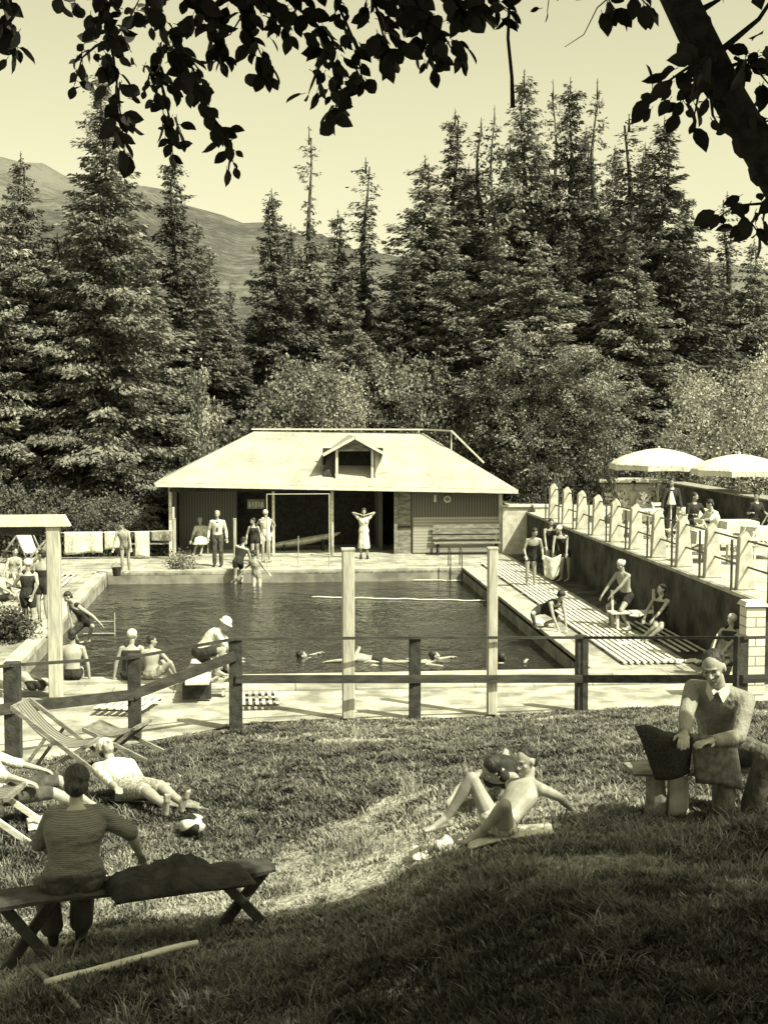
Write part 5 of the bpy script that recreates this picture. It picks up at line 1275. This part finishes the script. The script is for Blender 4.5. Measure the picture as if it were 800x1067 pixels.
b.make(root, .009); b.shirt(root, 'cloth_white', 1.0); b.trousers(root, 'check', .9, .02, .2, name='shorts'); b.hair(root); b.cap_(root)
towel_c = ground_at(150, 850)
def towel(lab, corners, m, name='towel', cat='towel', lift=.035, group=None):
    cs = [ground_at(*c) for c in corners]; c0 = sum(cs, Vector())/4
    def fn(u, v):
        q = cs[0].lerp(cs[1], u).lerp(cs[3].lerp(cs[2], u), v); return Vector((q.x-c0.x, q.y-c0.y, G(q.x, q.y)-c0.z+lift+.018*math.sin(u*9+v*4)*math.sin(v*7)))
    o = MB().sheet(fn, 20, 10, .012).build(name, m, None, smooth=True); o.location = c0; tag(o, lab, cat, group)
towel('grey towel spread under the legs of the lying sunbather', [(120, 838), (220, 848), (200, 838), (120, 828)], 'cloth_mid')
# ball
q = ground_at(201, 872); root = thing('beach_ball', 'white beach ball with black panels at the feet of the lying sunbather', 'ball', (q.x, q.y, q.z+.03))
MB().ell((0, 0, .09), ((.125,0,0),(0,.11,0),(0,0,.095)), 20, 12).build('ball', 'cloth_white', root, smooth=True)
rt = Matrix.Rotation(.9, 3, 'X') @ Matrix.Rotation(.5, 3, 'Y')
for k in range(3):
    a0 = k*2.094+.3
    def sp(a, t):
        p = rt @ Vector((math.cos(a)*math.cos(t), math.sin(a)*math.cos(t), math.sin(t))); return Vector((p.x*.127, p.y*.112, .09+p.z*.097))
    MB().sheet(lambda u, v: sp(a0+(v-.5)*1.0, 1.25-2.3*u), 12, 6, .004).build('panel', 'cloth_dark', root, smooth=True)
# 3 person in white in the left deck chair
q = ground_at(20, 866); root = person('person in a white shirt lounging low in the deck chair at the left edge', (q.x, q.y+.25, q.z))
b = Body((-.12, 0, .30), (-.60, .15, .62), (.2, 1, 0), face=(.7, -.3, .35), S=1.0, fL=Vector((.62, .12, .08)), fR=Vector((.60, .30, .08)), kL=(0,0,1), kR=(0,0,1), hL=Vector((.10, -.12, .42)), hR=Vector((.15, .35, .42)))
b.make(root, .010); b.shirt(root, 'cloth_pale', 1.3); b.trousers(root, 'cloth_trouser', .9, name='shorts'); b.hair(root)
towel('white towel heaped on the grass under the left deck chair', [(30, 872), (62, 866), (60, 852), (28, 858)], 'cloth_white', lift=.06)

# 4 reclining couple
g2 = ground_at(528, 868); z_ = g2.z
root = person('dark haired bather reclining on one arm on the grass with knees drawn up', (g2.x, g2.y, z_))
def R(px, py): q = at_y(px, py, g2.y); return Vector((q.x-g2.x, 0, q.z-z_))
kn = R(482, 818); an = R(468, 866)
b = Body(R(520, 866)+Vector((0, .0, .02)), (.60, .62, .56), (.55, -.8, .1), hip=(.3, -1, 0), face=(-.80, -.55, -.25), up=(-.25, -.05, 1), neck=(.22, .25, .9), S=.86, fat=1.0,
         hL=Vector((.28, .78, .04)), hR=Vector((.56, .42, .03)), eL=(.3,.5,.3), eR=(.6,-.2,.5), fL=an+Vector((-.0, .16, .04)), fR=an+Vector((.22, -.10, .03)), kL=(-.3,.1,1), kR=(-.5,-.7,.7), toeL=(-1, -.3, -.1), toeR=(-1, -.4, -.1))
b.shL, b.shR = b.shL, b.shR
b.make(root, .007); b.vest(root, 'cloth_pale', -.12, .15, .012, .22, .008, 'bathing_trunks'); b.hair(root, 'hair', .004, False, .0, .006); b.eyes(root)
g3 = ground_at(532, 855); root = person('dark haired sunbather in a dark costume lying behind the reclining one', (g3.x-.02, g3.y+.25, g3.z+.0))
b = Body((.14, .80, .12), (-.28, -.95, .06), (-.9, .4, 0), face=(-.85, -.35, -.35), up=(-.3, -.5, .8), neck=(-.3,-.8,.3), S=.80, fem=True, fL=Vector((.45, 1.4, .08)), fR=Vector((.28, 1.4, .08)), kL=(0,0,-1), kR=(0,0,-1), hL=Vector((.15, .0, .05)), hR=Vector((-.35, .2, .05)), eL=(.6,0,-.3), eR=(-.6,0,-.3), toeL=(0,1,0), toeR=(0,1,0))
b.make(root, .008, 'skin_tan'); b.vest(root, 'cloth_dark'); b.hair(root, 'hair', .02, False, .03)
def heap(lab, px, py, w_, d_, h_, m, seed, name='crumpled_towel', cat='towel', z=None):
    q = ground_at(px, py) if z is None else at_z(px, py, z); rr = random.Random(seed); mb = MB()
    for i in range(14):
        a = rr.uniform(0, 6.28); t_ = rr.random()**.6; mb.ell((math.cos(a)*w_*t_*.5, math.sin(a)*d_*t_*.5, h_*.35*(1-t_*.5)), (Vector((w_*rr.uniform(.15, .3), rr.uniform(-.04, .04), rr.uniform(-.02, .02))), Vector((0, d_*rr.uniform(.2, .35), 0)), Vector((0, 0, h_*rr.uniform(.3, .6)))), 10, 6)
    t = thing(name, lab, cat, q); voxel(mb, .012, 'cloth', m, t, 1)
heap('white crumpled towel at the feet of the reclining couple', 440, 890, .28, .2, .06, 'cloth_white', 3)
heap('small white cloth beside the foot of the reclining bather', 462, 882, .16, .14, .10, 'cloth_white', 8)
towel('pale patterned towel under the reclining couple', [(488, 888), (578, 872), (572, 860), (486, 872)], 'cloth_pale', lift=.015)

# 5 reading man
SX = at_y(752, 800, gR.y+.08); zs = bR.location.z+hb+.03
root = person('man in jacket and white collar seated at the right, bent over a dark newspaper', (SX.x, gR.y+.06, zs)); o_ = root.location
gl = gR.z-zs
def Q(px, py, dy=0): q = at_y(px, py, gR.y+.06+dy); return Vector((q.x-o_.x, dy, q.z-o_.z))
hd_ = Q(731, 705, -.22)
b = Body((.03, .06, .08), (-.24, -.38, 1), (.84, -.52, -.14), (1, -.2, 0), face=(-.50, -.74, -.30), up=(-.28, -.24, .92), neck=(-.30, -.42, .84), bend=(0, .04, 0), S=1.04, fat=1.06,
         hL=Q(712, 767, -.52), hR=Q(742, 772, -.50), eL=(-.5, .3, -.8), eR=(.8, .2, -.6), fL=Vector((-.12, -.36, gl+.10)), fR=Vector((.10, -.30, gl+.10)), kL=(-.15, -1, .3), kR=(.15, -1, .3), toeL=(-.3, -1, 0), toeR=(.1, -1, 0))
b.make(root, .007); b.shirt(root, 'tweed', 1.9, -.12, .020, .009, 'jacket', .014); b.trousers(root, 'trouser_grey', 1.92, .024, .15, .010); b.hair(root, 'hair', .004, False, 0.0, .006); b.shoes(root, 'cloth_trouser'); b.eyes(root)
fw = Vector((-.42, -.9, 0)).normalized(); c = b.C+b.nk*.035
mb = MB(); X_ = Vector((.9, -.42, 0)).normalized()
for q in (-1, 1): mb.add([c+fw*.075+X_*q*.005-UP*.01, c+X_*q*.075+fw*.03+UP*.045, c+X_*q*.085+fw*.06-UP*.02, c+fw*.10+X_*q*.045-UP*.085, c+fw*.115+X_*q*.02-UP*.03], [(0,1,2,3,4), (4,3,2,1,0)])
mb.build('shirt_collar', 'cloth_white', root)
nw = thing('newspaper', 'dark open newspaper held by the reading man', 'newspaper', Vector(o_)+Q(700, 786, -.44)); oo = Vector(nw.location)-Vector(o_)
cor = [Q(661, 757, -.42), Q(720, 764, -.48), Q(719, 806, -.46), Q(683, 813, -.40)]
fn = lambda u, v: cor[0].lerp(cor[1], u).lerp(cor[3].lerp(cor[2], u), v)-oo+Vector((0, -.035*math.sin(PI*u)-.02*math.sin(v*5), .018*math.sin(u*PI*1.5)*(1-v)+.012*math.sin(u*9)*(1-v)-.05*u*(1-u)*v))
MB().sheet(fn, 14, 10, .006).build('sheet', mat('newsprint_shaded', .02, .05, 70, .9, .2), nw, smooth=True)  # newsprint with the shade put into its dark colour
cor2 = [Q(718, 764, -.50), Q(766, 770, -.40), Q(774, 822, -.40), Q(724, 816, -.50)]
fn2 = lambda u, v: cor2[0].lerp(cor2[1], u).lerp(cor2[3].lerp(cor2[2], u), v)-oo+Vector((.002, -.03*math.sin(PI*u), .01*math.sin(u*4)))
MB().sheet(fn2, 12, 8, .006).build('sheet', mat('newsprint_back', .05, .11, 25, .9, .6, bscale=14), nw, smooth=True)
# coat over the bench end
def fnc(u, v): return Q(738, 790, -.42).lerp(Q(770, 786, -.36), u)+Vector((0, 0, 0))
q = Q(775, 782, .0); cw = thing('folded_coat', 'dark coat lying on the bench right of the reading man', 'coat', Vector(o_)+Vector((q.x+.22, .05, .02)))
mb = MB(); [mb.ell((random.uniform(-.15, .2), random.uniform(-.08, .08), .05), ((.16,0,0),(0,.12,0),(0,0,.06+.03*random.random())), 12, 8) for _ in range(7)]; voxel(mb, .012, 'cloth', 'cloth_dark', cw, 1)

# 6-7 pair walking on the left bank
root = person('bather in dark costume and white cap standing on the left bank, nearer of the pair', pz(30, 664), 0)
b = Body((0, 0, .93), (.03, .02, 1), (1, .25, 0), face=(.75, .6, -.1), S=1.0, fem=True, hL=Vector((-.12, .18, 1.05)), hR=Vector((.15, -.18, .98)), eL=(-1, -.2, -.3), eR=(.6, -.8, -.2), fL=Vector((-.08, .12, .09)), fR=Vector((.08, -.08, .09)), toeL=(.6,.6,0), toeR=(.8,.2,0), kL=(.5,.5,0), kR=(.5,.5,0))
b.make(root); b.vest(root, 'cloth_dark', -.15, .92, .014, .5); b.cap_(root)
root = person('dark haired bather with bare shoulders just behind the white capped one on the left bank', pz(46, 650))
b = Body((0, 0, .93), (-.03, .05, 1), (1, -.25, 0), face=(-.6, .2, -.15), S=1.0, fL=Vector((-.1, .05, .09)), fR=Vector((.10, -.05, .09)), hL=Vector((-.15, -.2, 1.0)), hR=Vector((.34, .0, .95)), eR=(1,.4,-.2), toeL=(-.7,-.4,0), toeR=(-.6,-.5,0), kL=(-.5,-.5,0), kR=(-.5,-.5,0))
b.make(root); b.vest(root, 'cloth_dark', -.15, .72, .014, .4, straps=False); b.hair(root)
# seated at the left edge
root = person('pale bather sitting in the deck chair at the left edge, arm bent', pz(6, 640))
b = Body((0, 0, .42), (-.35, .25, .85), (.5, .8, 0), face=(.8, -.4, 0), fL=Vector((.50, -.25, .1)), fR=Vector((.58, -.05, .1)), kL=(.2,0,1), kR=(.2,0,1), hL=Vector((.2, -.2, .55)), hR=Vector((.32, .1, .72)))
b.make(root); b.vest(root, 'cloth_dark', -.13, .15, .012, .35, name='bathing_trunks'); b.cap_(root)
root = person('bather with dark hair sitting on the left bank behind the white capped one', pz(14, 612))
b = Body((0, 0, .35), (.1, .1, 1), (1, .3, 0), face=(.6, -.7, 0), S=.95, fL=Vector((-.1, -.5, .1)), fR=Vector((.2, -.5, .1)), hL=Vector((-.2, -.3, .4)), hR=Vector((.3, -.3, .4)), fem=True)
b.make(root); b.vest(root, 'cloth_mid', straps=False); b.hair(root)
# 8 bending bather at left pool edge
q = at_z(88, 662, .0); root = person('dark haired bather climbing from the left side of the pool, leaning on one arm', (q.x, q.y, 0))
b = Body((.05, 0, .30), (-.42, -.10, .75), (.75, -.35, -.45), hip=(.8, -.5, 0), face=(-.6, -.3, -.5), neck=(-.6, -.1, .6), up=(-.5, 0, .8), hL=Vector((-.25, -.1, .15)), hR=Vector((.42, -.02, .22)), eL=(-.5,-.5,0), eR=(.6,.2,.6), fL=Vector((-.1, .0, -.2)), fR=Vector((.12, -.25, -.05)), kL=(-.4,-.8,.3), kR=(.3,-.8,.3))
b.make(root); b.vest(root, 'cloth_dark', -.15, .9, .02, .8); b.hair(root)
# 9 boy on near edge
def sitting_on_edge(lab, px, pybase, m=None, cap=False, hairm='hair', S=.92, face=(.1,1,-.1), skin='skin', suit='trunks', rz=0, hL=None, hR=None, fL=None, fR=None, kL=(0,1,.4), kR=(0,1,.4), T=(0,.12,1), hat=0, name_dark='cloth_dark', z=.13, fem=False, toe=(0,1,0), mf=1):
    root = person(lab, pz(px, pybase, z), rz)
    b = Body((0, 0, .10), T, (1, 0, 0), face=face, S=S, fem=fem, hL=hL or Vector((-.30, .05, .04)), hR=hR or Vector((.30, .05, .04)), eL=(-1,-.3,0), eR=(1,-.3,0), fL=fL or Vector((-.12, .42, -.30)), fR=fR or Vector((.12, .42, -.30)), kL=kL, kR=kR, toeL=toe, toeR=toe)
    b.make(root, .010, skin)
    if suit == 'trunks': b.vest(root, name_dark, -.14, .2, .014, .4, name='bathing_trunks')
    elif suit == 'suit': b.vest(root, name_dark, -.14, .9, .014, .3)
    if cap: b.cap_(root, 'cloth_white', hat)
    else: b.hair(root, hairm)
    return root, b
sitting_on_edge('bare backed boy in dark trunks sitting at the pool beside the white gateway post', 76, 708, S=1.0)
sitting_on_edge('swimmer at the near left pool edge of whom mostly the white cap shows', 38, 720, cap=True, S=.9, T=(-.7, .3, .35), face=(.5, .3, .3), skin='skin')
sitting_on_edge('white capped bather in dark costume sitting at the pool behind the second fence post', 136, 708, cap=True, S=1.0, suit='suit', T=(.06,.1,1), face=(.5,.8,0))
sitting_on_edge('bare child with short hair sitting on the near pool edge looking right', 158, 708, S=.86, face=(.95,.1,-.1), suit='trunks', name_dark='cloth_mid', fL=Vector((.40, .22, .02)), fR=Vector((.46, .05, .02)), kL=(.3,.3,1), kR=(.6,-.2,.5), hL=Vector((-.1,.2,.1)), hR=Vector((.28,.0,.12)), toe=(1,.1,0), hairm='hair')
# 13 crouching on springboard
q = at_z(212, 700, .42); root = person('bather in white shirt, dark shorts and white sun hat crouching on the springboard', (q.x, q.y, .43))
b = Body((-.08, 0, .34), (.55, .15, .62), (.15, -1, 0), hip=(.3, -.9, 0), face=(.85, .1, -.55), neck=(.7, .1, .5), up=(.6, 0, .8), S=1.0, hL=Vector((.62, .14, .30)), hR=Vector((.62, -.12, .22)), eL=(.2,.3,.6), eR=(.2,-.5,-.6), fL=Vector((-.22, .08, .10)), fR=Vector((.26, -.18, .02)), kL=(-.2,.1,-1), kR=(.9,-.1,.7), toeL=(.9,0,-.3), toeR=(1,-.1,0))
b.make(root); b.shirt(root, 'cloth_white', .9); b.vest(root, 'cloth_dark', -.15, .12, .022, .62, name='shorts'); b.cap_(root, 'cloth_white', .055)
q = at_z(233, 706, .13); root = person('small child sitting low beyond the springboard behind the bather in the sun hat', (q.x, q.y+.2, .13))
b = Body((0, 0, .08), (0, .05, 1), (1, .1, 0), face=(-.7, -.5, 0), S=.62, fL=Vector((-.1, -.3, .05)), fR=Vector((.12, -.3, .05)), kL=(0,-.3,1), kR=(0,-.3,1))
b.make(root, .009); b.vest(root, 'cloth_dark', -.13, .6, .01, .2); b.hair(root, 'hair_light')
# swimmers
def swimmer(lab, px, py, rz, cap=False, full=True, m='cloth_dark', depth=.0):
    root = person(lab, pz(px, py, -.30), rz)
    b = Body((0, 0, -.02+depth), (1, 0, .10), (0, -1, 0), face=(.9, -.1, .3), up=(-.2, 0, 1), neck=(.8, 0, .55), hL=Vector((1.0, .30, .02)), hR=Vector((.55, -.5, .0)), eL=(0,1,.2), eR=(0,-1,.2), fL=Vector((-.84, .18, .02)), fR=Vector((-.78, -.22, .0)), kL=(0,.5,-.5), kR=(0,-.5,-.5), toeL=(-1,0,0), toeR=(-1,0,0))
    b.make(root); b.vest(root, m, -.13, .2, .012, .25, name='bathing_trunks')
    b.cap_(root) if cap else b.hair(root)
swimmer('dark haired swimmer alone left of the middle white post', 287, 686, .15, False, depth=-.16)
swimmer('pale swimmer stretched on the water right of the middle white post', 392, 688, PI-.15, False, depth=.02)
swimmer('swimmer kicking at the right of the stretched pale one', 425, 690, .1, False, depth=-.08)
swimmer('swimmer by the near right white post, one shoulder showing', 520, 694, 1.3, False, depth=-.12)
# 15 man standing
def standing(lab, px, pyb, rz=0, S=1.03, z=.05, **k):
    root = person(lab, pz(px, pyb, z), rz); d = dict(face=(0,-1,-.1), fL=Vector((-.10, 0, .09)), fR=Vector((.12, -.03, .09))); d.update(k)
    return root, Body((0, 0, .93*S), k.pop('T', (0,0,1)) if 'T' in k else (0,0,1), S=S, **{a: v_ for a, v_ in d.items() if a != 'T'})
root, b = standing('man in white shirt, tie and dark trousers standing before the pool house', 227, 590, face=(-.1,-1,-.1), hL=Vector((-.30, -.02, .92)), hR=Vector((.30, -.02, .92)))
b.make(root); b.shirt(root, 'cloth_white', 1.9); b.trousers(root, 'cloth_trouser'); b.shoes(root, 'cloth_dark'); b.hair(root, 'hair_light')
MB().beam(b.C+Vector((0, -.105, .0)), b.C+Vector((0, -.125, -.32)), .055, .02, (0,1,0)).build('necktie', 'cloth_dark', root)
root = person('pale figure sitting in the shade left of the man in dark trousers', pz(210, 578, .07)); root.location.y = 47.6
b = Body((0, 0, .45), (-.1, .1, 1), (1, .2, 0), face=(-.2, -1, 0), fem=True, fL=Vector((-.25, -.45, .09)), fR=Vector((0, -.5, .09)), hL=Vector((-.35, -.3, .5)), hR=Vector((.15, -.35, .5)))
b.make(root, .011); b.shirt(root, 'cloth_pale', 1.0); b.skirt(root, 'cloth_white', 1.3); b.hair(root, 'hair_light', .02)
c_ = thing('garden_chair', 'pale garden chair under the figure in the shade of the pool house', 'chair', (root.location.x, 47.65, .07)); MB().box((0, 0, .42), (.5, .5, .04)).build('seat', 'cloth_pale', c_); MB().box((0, .24, .7), (.5, .04, .5)).build('backrest', 'cloth_pale', c_)
for a_, d_ in ((-1,-1), (1,-1), (1,1), (-1,1)): MB().box((a_*.22, d_*.22, .2), (.04, .04, .4)).build('leg', 'grey_wood', c_)
root, b = standing('pale bather in a white cap standing at the far pool edge with the back turned', 277, 586, S=1.0, face=(.3,.9,-.1), hL=Vector((-.22, .12, 1.0)), hR=Vector((.22, .12, 1.0)))
b.make(root); b.vest(root, 'cloth_pale', -.14, .92, .013, .4); b.cap_(root)
q = at_z(249, 604, -.30); root = person('dark haired bather climbing out at the far edge of the pool', (q.x, 42.0, -.25))
b = Body((0, 0, .62), (.25, .28, .85), (.8, .2, -.3), face=(.6, .6, -.4), S=1.0, hL=Vector((-.05, .45, .55)), hR=Vector((.42, .35, .45)), fL=Vector((-.1, -.05, -.2)), fR=Vector((.12, .1, -.1)), kL=(0,1,0), kR=(0,1,0)); b.make(root); b.vest(root, 'cloth_dark', -.14, .9, .013, .3); b.hair(root)
q = at_z(268, 606, -.3); root = person('bather standing waist deep and bent beside the one climbing out at the far edge', (q.x, 41.6, -.75))
b = Body((0, 0, .75), (-.15, .1, 1), (.9, -.4, 0), face=(-.7, .3, -.4), S=.95, fL=Vector((-.1, 0, .1)), fR=Vector((.1, 0, .1)), hL=Vector((-.4, .2, .95)), hR=Vector((.35, -.1, .85)), fem=True); b.make(root); b.vest(root, 'cloth_mid', straps=False); b.hair(root)
q = at_z(265, 575, .05); root = person('dark bather standing between the climbing one and the white capped one', (at_z(266, 588, .05).x, at_z(266, 588, .05).y, .05))
b = Body((0, 0, .80), (-.1, .05, 1), (1, 0, 0), face=(-.8, -.4, -.1), S=.88, hL=Vector((-.28, -.1, .8)), hR=Vector((.2, -.1, .8)), fem=True); b.make(root); b.vest(root, 'cloth_dark'); b.hair(root)
# 18 woman in white dress, arms raised
root, b = standing('woman in a white dress standing with both hands at her head before the dark opening', 379, 582, S=.98, fem=True, face=(0,-1,-.1), hL=Vector((-.13, -.06, 1.52)), hR=Vector((.13, -.06, 1.52)), eL=(-1, .5, -.35), eR=(1, .5, -.35))
b.make(root); b.shirt(root, 'cloth_white', .3, -.05, .016); b.skirt(root, 'cloth_white', 1.32, .05, name='dress_skirt'); b.hair(root, 'hair', .02); b.shoes(root, 'cloth_dark')
# small dark stand beside her: towel
heap('white towel lying on the sill left of the woman in white', 367, 562, .3, .2, .10, 'cloth_white', 15, z=.6) if False else None
# 19 group at right
root, b = standing('bather with bare shoulders bending slightly, left of the towel group on the duckboard', 552, 612, S=1.0, T=(.12, -.35, 1), face=(.3,-.8,-.5), hL=Vector((-.20, -.35, .95)), hR=Vector((.30, -.3, .95)))
b.make(root); b.vest(root, 'cloth_dark', -.14, .70, .013, .3, straps=False); b.hair(root)
root, b = standing('bather leaning forward with arms out at the right of the towel group', 588, 606, S=.98, T=(-.35, -.2, 1), face=(-.7,-.5,-.4), hL=Vector((-.45, -.35, .72)), hR=Vector((-.05, -.4, .75)))
b.make(root); b.vest(root, 'cloth_dark', -.14, .9, .013, .3); b.cap_(root, 'cloth_pale')
root, b = standing('dark clad bather in the middle of the towel group by the shaded wall', 573, 600, S=1.0, face=(0,-1,-.3), hL=Vector((-.2, -.35, .85)), hR=Vector((.2, -.35, .85)))
b.make(root, .011, 'skin_tan'); b.vest(root, 'cloth_dark'); b.hair(root)
q = at_z(572, 608, .1)
o = MB().sheet(lambda u, v: Vector(((u-.5)*.55*(1-.25*v), -.28+.05*math.sin(u*8)*v-.10*math.sin(PI*u), .78-.62*v+.10*abs(2*u-1))), 14, 10, .02).build('towel', 'cloth_white', None, smooth=True); o.location = q
tag(o, 'white towel held up between the group on the duckboard', 'towel')
heap('white cloth lying on the duckboard below the towel group', 580, 617,   .4, .25, .05, 'cloth_white', 23, z=.12)
# 20 crouching dark bather
root = person('dark clad bather crouching with hands on the duckboard edge right of the pool', pz(573, 655, .12))
b = Body((-.15, .2, .42), (.45, -.65, .35), (.8, .5, 0), face=(.2, -.7, -.6), up=(.2,-.4,.8), hL=Vector((.08, -.45, .06)), hR=Vector((.32, -.22, .06)), eL=(-.3,.3,0), eR=(.5,.4,0), fL=Vector((-.35, .05, .08)), fR=Vector((-.05, .30, .08)), kL=(-.4,-.8,.6), kR=(.6,-.6,.6))
b.make(root); b.vest(root, 'cloth_dark', -.14, .92, .018, .7); b.hair(root, 'hair', .02)
heap('white towel left of the crouching dark bather', 561, 650, .28, .2, .12, 'cloth_white', 31, z=.12)
# 21 sitting man with cap
slat_bench('low pale bench at the foot of the terrace wall under the capped man', at_z(660, 655, .05).x, at_z(660, 655, .05).y, 1.3, PI/2*.0+.05, 'pale_wood', 'pale_wood', False)
q = at_z(652, 655, .05); root = person('bare chested man in a pale cap sitting by the terrace wall, arm on his knee', (q.x, q.y, .05))
b = Body((.0, .0, .78), (-.22, -.10, .95), (.45, -.85, 0), hip=(.5,-.9,0), face=(-.8, -.35, -.35), S=1.05, hL=Vector((-.55, .1, .78)), hR=Vector((-.50, -.22, .72)), eL=(-.3,.3,-.4), eR=(-.2,-.4,-.6), fL=Vector((-.30, .25, .09)), fR=Vector((-.02, -.30, .09)), kL=(-1,.1,.2), kR=(-.7,-.3,.3), toeL=(-1,-.2,0), toeR=(-.8,-.5,0))
b.make(root); b.vest(root, 'cloth_dark', -.14, .2, .015, .4, name='bathing_trunks'); b.hair(root); b.cap_(root, 'cloth_pale', .0)
root = person('bather sitting in the shade of the terrace wall right of the capped man', pz(686, 668, .05))
b = Body((0, 0, .42), (.12, .15, 1), (.6, -.8, 0), face=(-.8, -.4, 0), fL=Vector((-.45, -.2, .1)), fR=Vector((-.4, -.4, .1)), hL=Vector((-.3, .1, .5)), hR=Vector((-.25, -.3, .5))); b.make(root); b.vest(root, 'cloth_dark', -.14, .9, .012, .3); b.hair(root)
heap('white towel on the bench beside the capped man', 664, 642, .35, .22, .06, 'cloth_white', 41, z=.48)
for i, (px, py, lab) in enumerate([(722, 690, 'white towel lying on the shaded ground behind the reading man'), (700, 690, 'small white cloth in the shade left of the reading man'), (650, 672, 'white cloth dropped on the duckboard below the capped man')]): heap(lab, px, py, .35, .25, .08, 'cloth_white', 50+i, z=.07)
root = person('bather in a white cap sitting in the deck chair right behind the reading man', pz(757, 700, .05))
b = Body((0, 0, .35), (.2, .2, .9), (.7, -.6, 0), face=(-.7, -.4, .1), S=.95, fL=Vector((-.5, -.2, .1)), fR=Vector((-.45, -.4, .1)), hL=Vector((-.3, .1, .4)), hR=Vector((-.2, -.3, .45))); b.make(root); b.vest(root, 'cloth_dark'); b.cap_(root)
# 22 far left corner
root, b = standing('bather standing at the far left corner of the pool with a dark bucket', 131, 598, S=.92, z=.12, face=(-.6,-.5,-.5), T=(-.15,-.1,1), hL=Vector((-.35, -.15, .75)), hR=Vector((.2, -.2, .8))); b.make(root); b.vest(root, 'cloth_mid'); b.hair(root)
q = at_z(122, 600, .12); bk = thing('bucket', 'small dark bucket at the far left corner of the pool', 'bucket', q); MB().cyl((0,0,0), (0,0,.26), .11, .15, 14).build('pail', 'cloth_dark', bk); MB().tube([(math.cos(a)*.15, 0, .26+.14*math.sin(a)) for a in np.linspace(0, PI, 9)], .008, 5).build('handle', 'iron', bk)
# 23 diners
q = at_z(743, 572, TF); root = person('diner in a white blouse bending over the terrace table', (q.x, q.y, TF))
b = Body((.1, 0, .48), (-.30, .05, .9), (.3, -.9, 0), face=(-.8, .1, -.5), fem=True, hL=Vector((-.40, .1, .78)), hR=Vector((-.42, -.18, .76)), eR=(-.2,-.7,-.4), fL=Vector((-.35, .1, .09)), fR=Vector((-.35, -.15, .09)), kL=(-1,0,.4), kR=(-1,0,.4)); b.make(root); b.shirt(root, 'cloth_white', 1.0, -.05, .03); b.skirt(root, 'cloth_pale', 1.2); b.hair(root)
q = at_z(733, 566, TF); root = person('dark haired diner behind the one in the white blouse', (q.x, q.y+1.0, TF))
b = Body((0, 0, .48), (.05, -.05, 1), (1, .2, 0), face=(.6, -.7, -.2), hL=Vector((-.1, -.35, .72)), hR=Vector((.3, -.35, .74)), fL=Vector((-.1, -.45, .09)), fR=Vector((.15, -.45, .09))); b.make(root, .011, 'skin_tan'); b.shirt(root, 'cloth_dark', 1.9); b.trousers(root, 'cloth_dark'); b.hair(root)
root = person('dark clad figure standing on the terrace before the kiosk', tuple(at_z(697, 562, TF)))
b = Body((0, 0, .9), (.05, -.1, 1), (1, .1, 0), face=(-.4, -.8, -.3), S=.98, hL=Vector((-.3, -.25, .85)), hR=Vector((.25, -.3, .85))); b.make(root, .011, 'skin_tan'); b.shirt(root, 'cloth_dark', 1.9); b.trousers(root, 'cloth_dark'); b.hair(root)

for lab, px, py, dx, m1 in (('dark clad diner at the white table nearest the right edge', 788, 562, .3, 'cloth_dark'), ('diner in pale clothes at the table by the kiosk', 662, 545, .6, 'cloth_pale')):
    q = at_z(px, py, TF); root = person(lab, (q.x, q.y+dx, TF))
    b = Body((0, 0, .48), (.1, -.1, 1), (1, .5, 0), face=(-.5, -.7, -.3), hL=Vector((-.2, -.35, .74)), hR=Vector((.2, -.4, .74)), fL=Vector((-.2, -.42, .09)), fR=Vector((.1, -.45, .09))); b.make(root, .012); b.shirt(root, m1, 1.2); b.trousers(root, m1); b.hair(root)
for lab, px, py in (('folded white folding chair row end, nearest the kiosk', 640, 541), ('white folding chair behind the third pair of pillars from the pool house', 668, 566), ('white folding chair just left of the one before the diners', 722, 585), ('white folding chair right of the white conical lamp', 712, 560)):
    folding_chair(lab, px, py, px*.7)
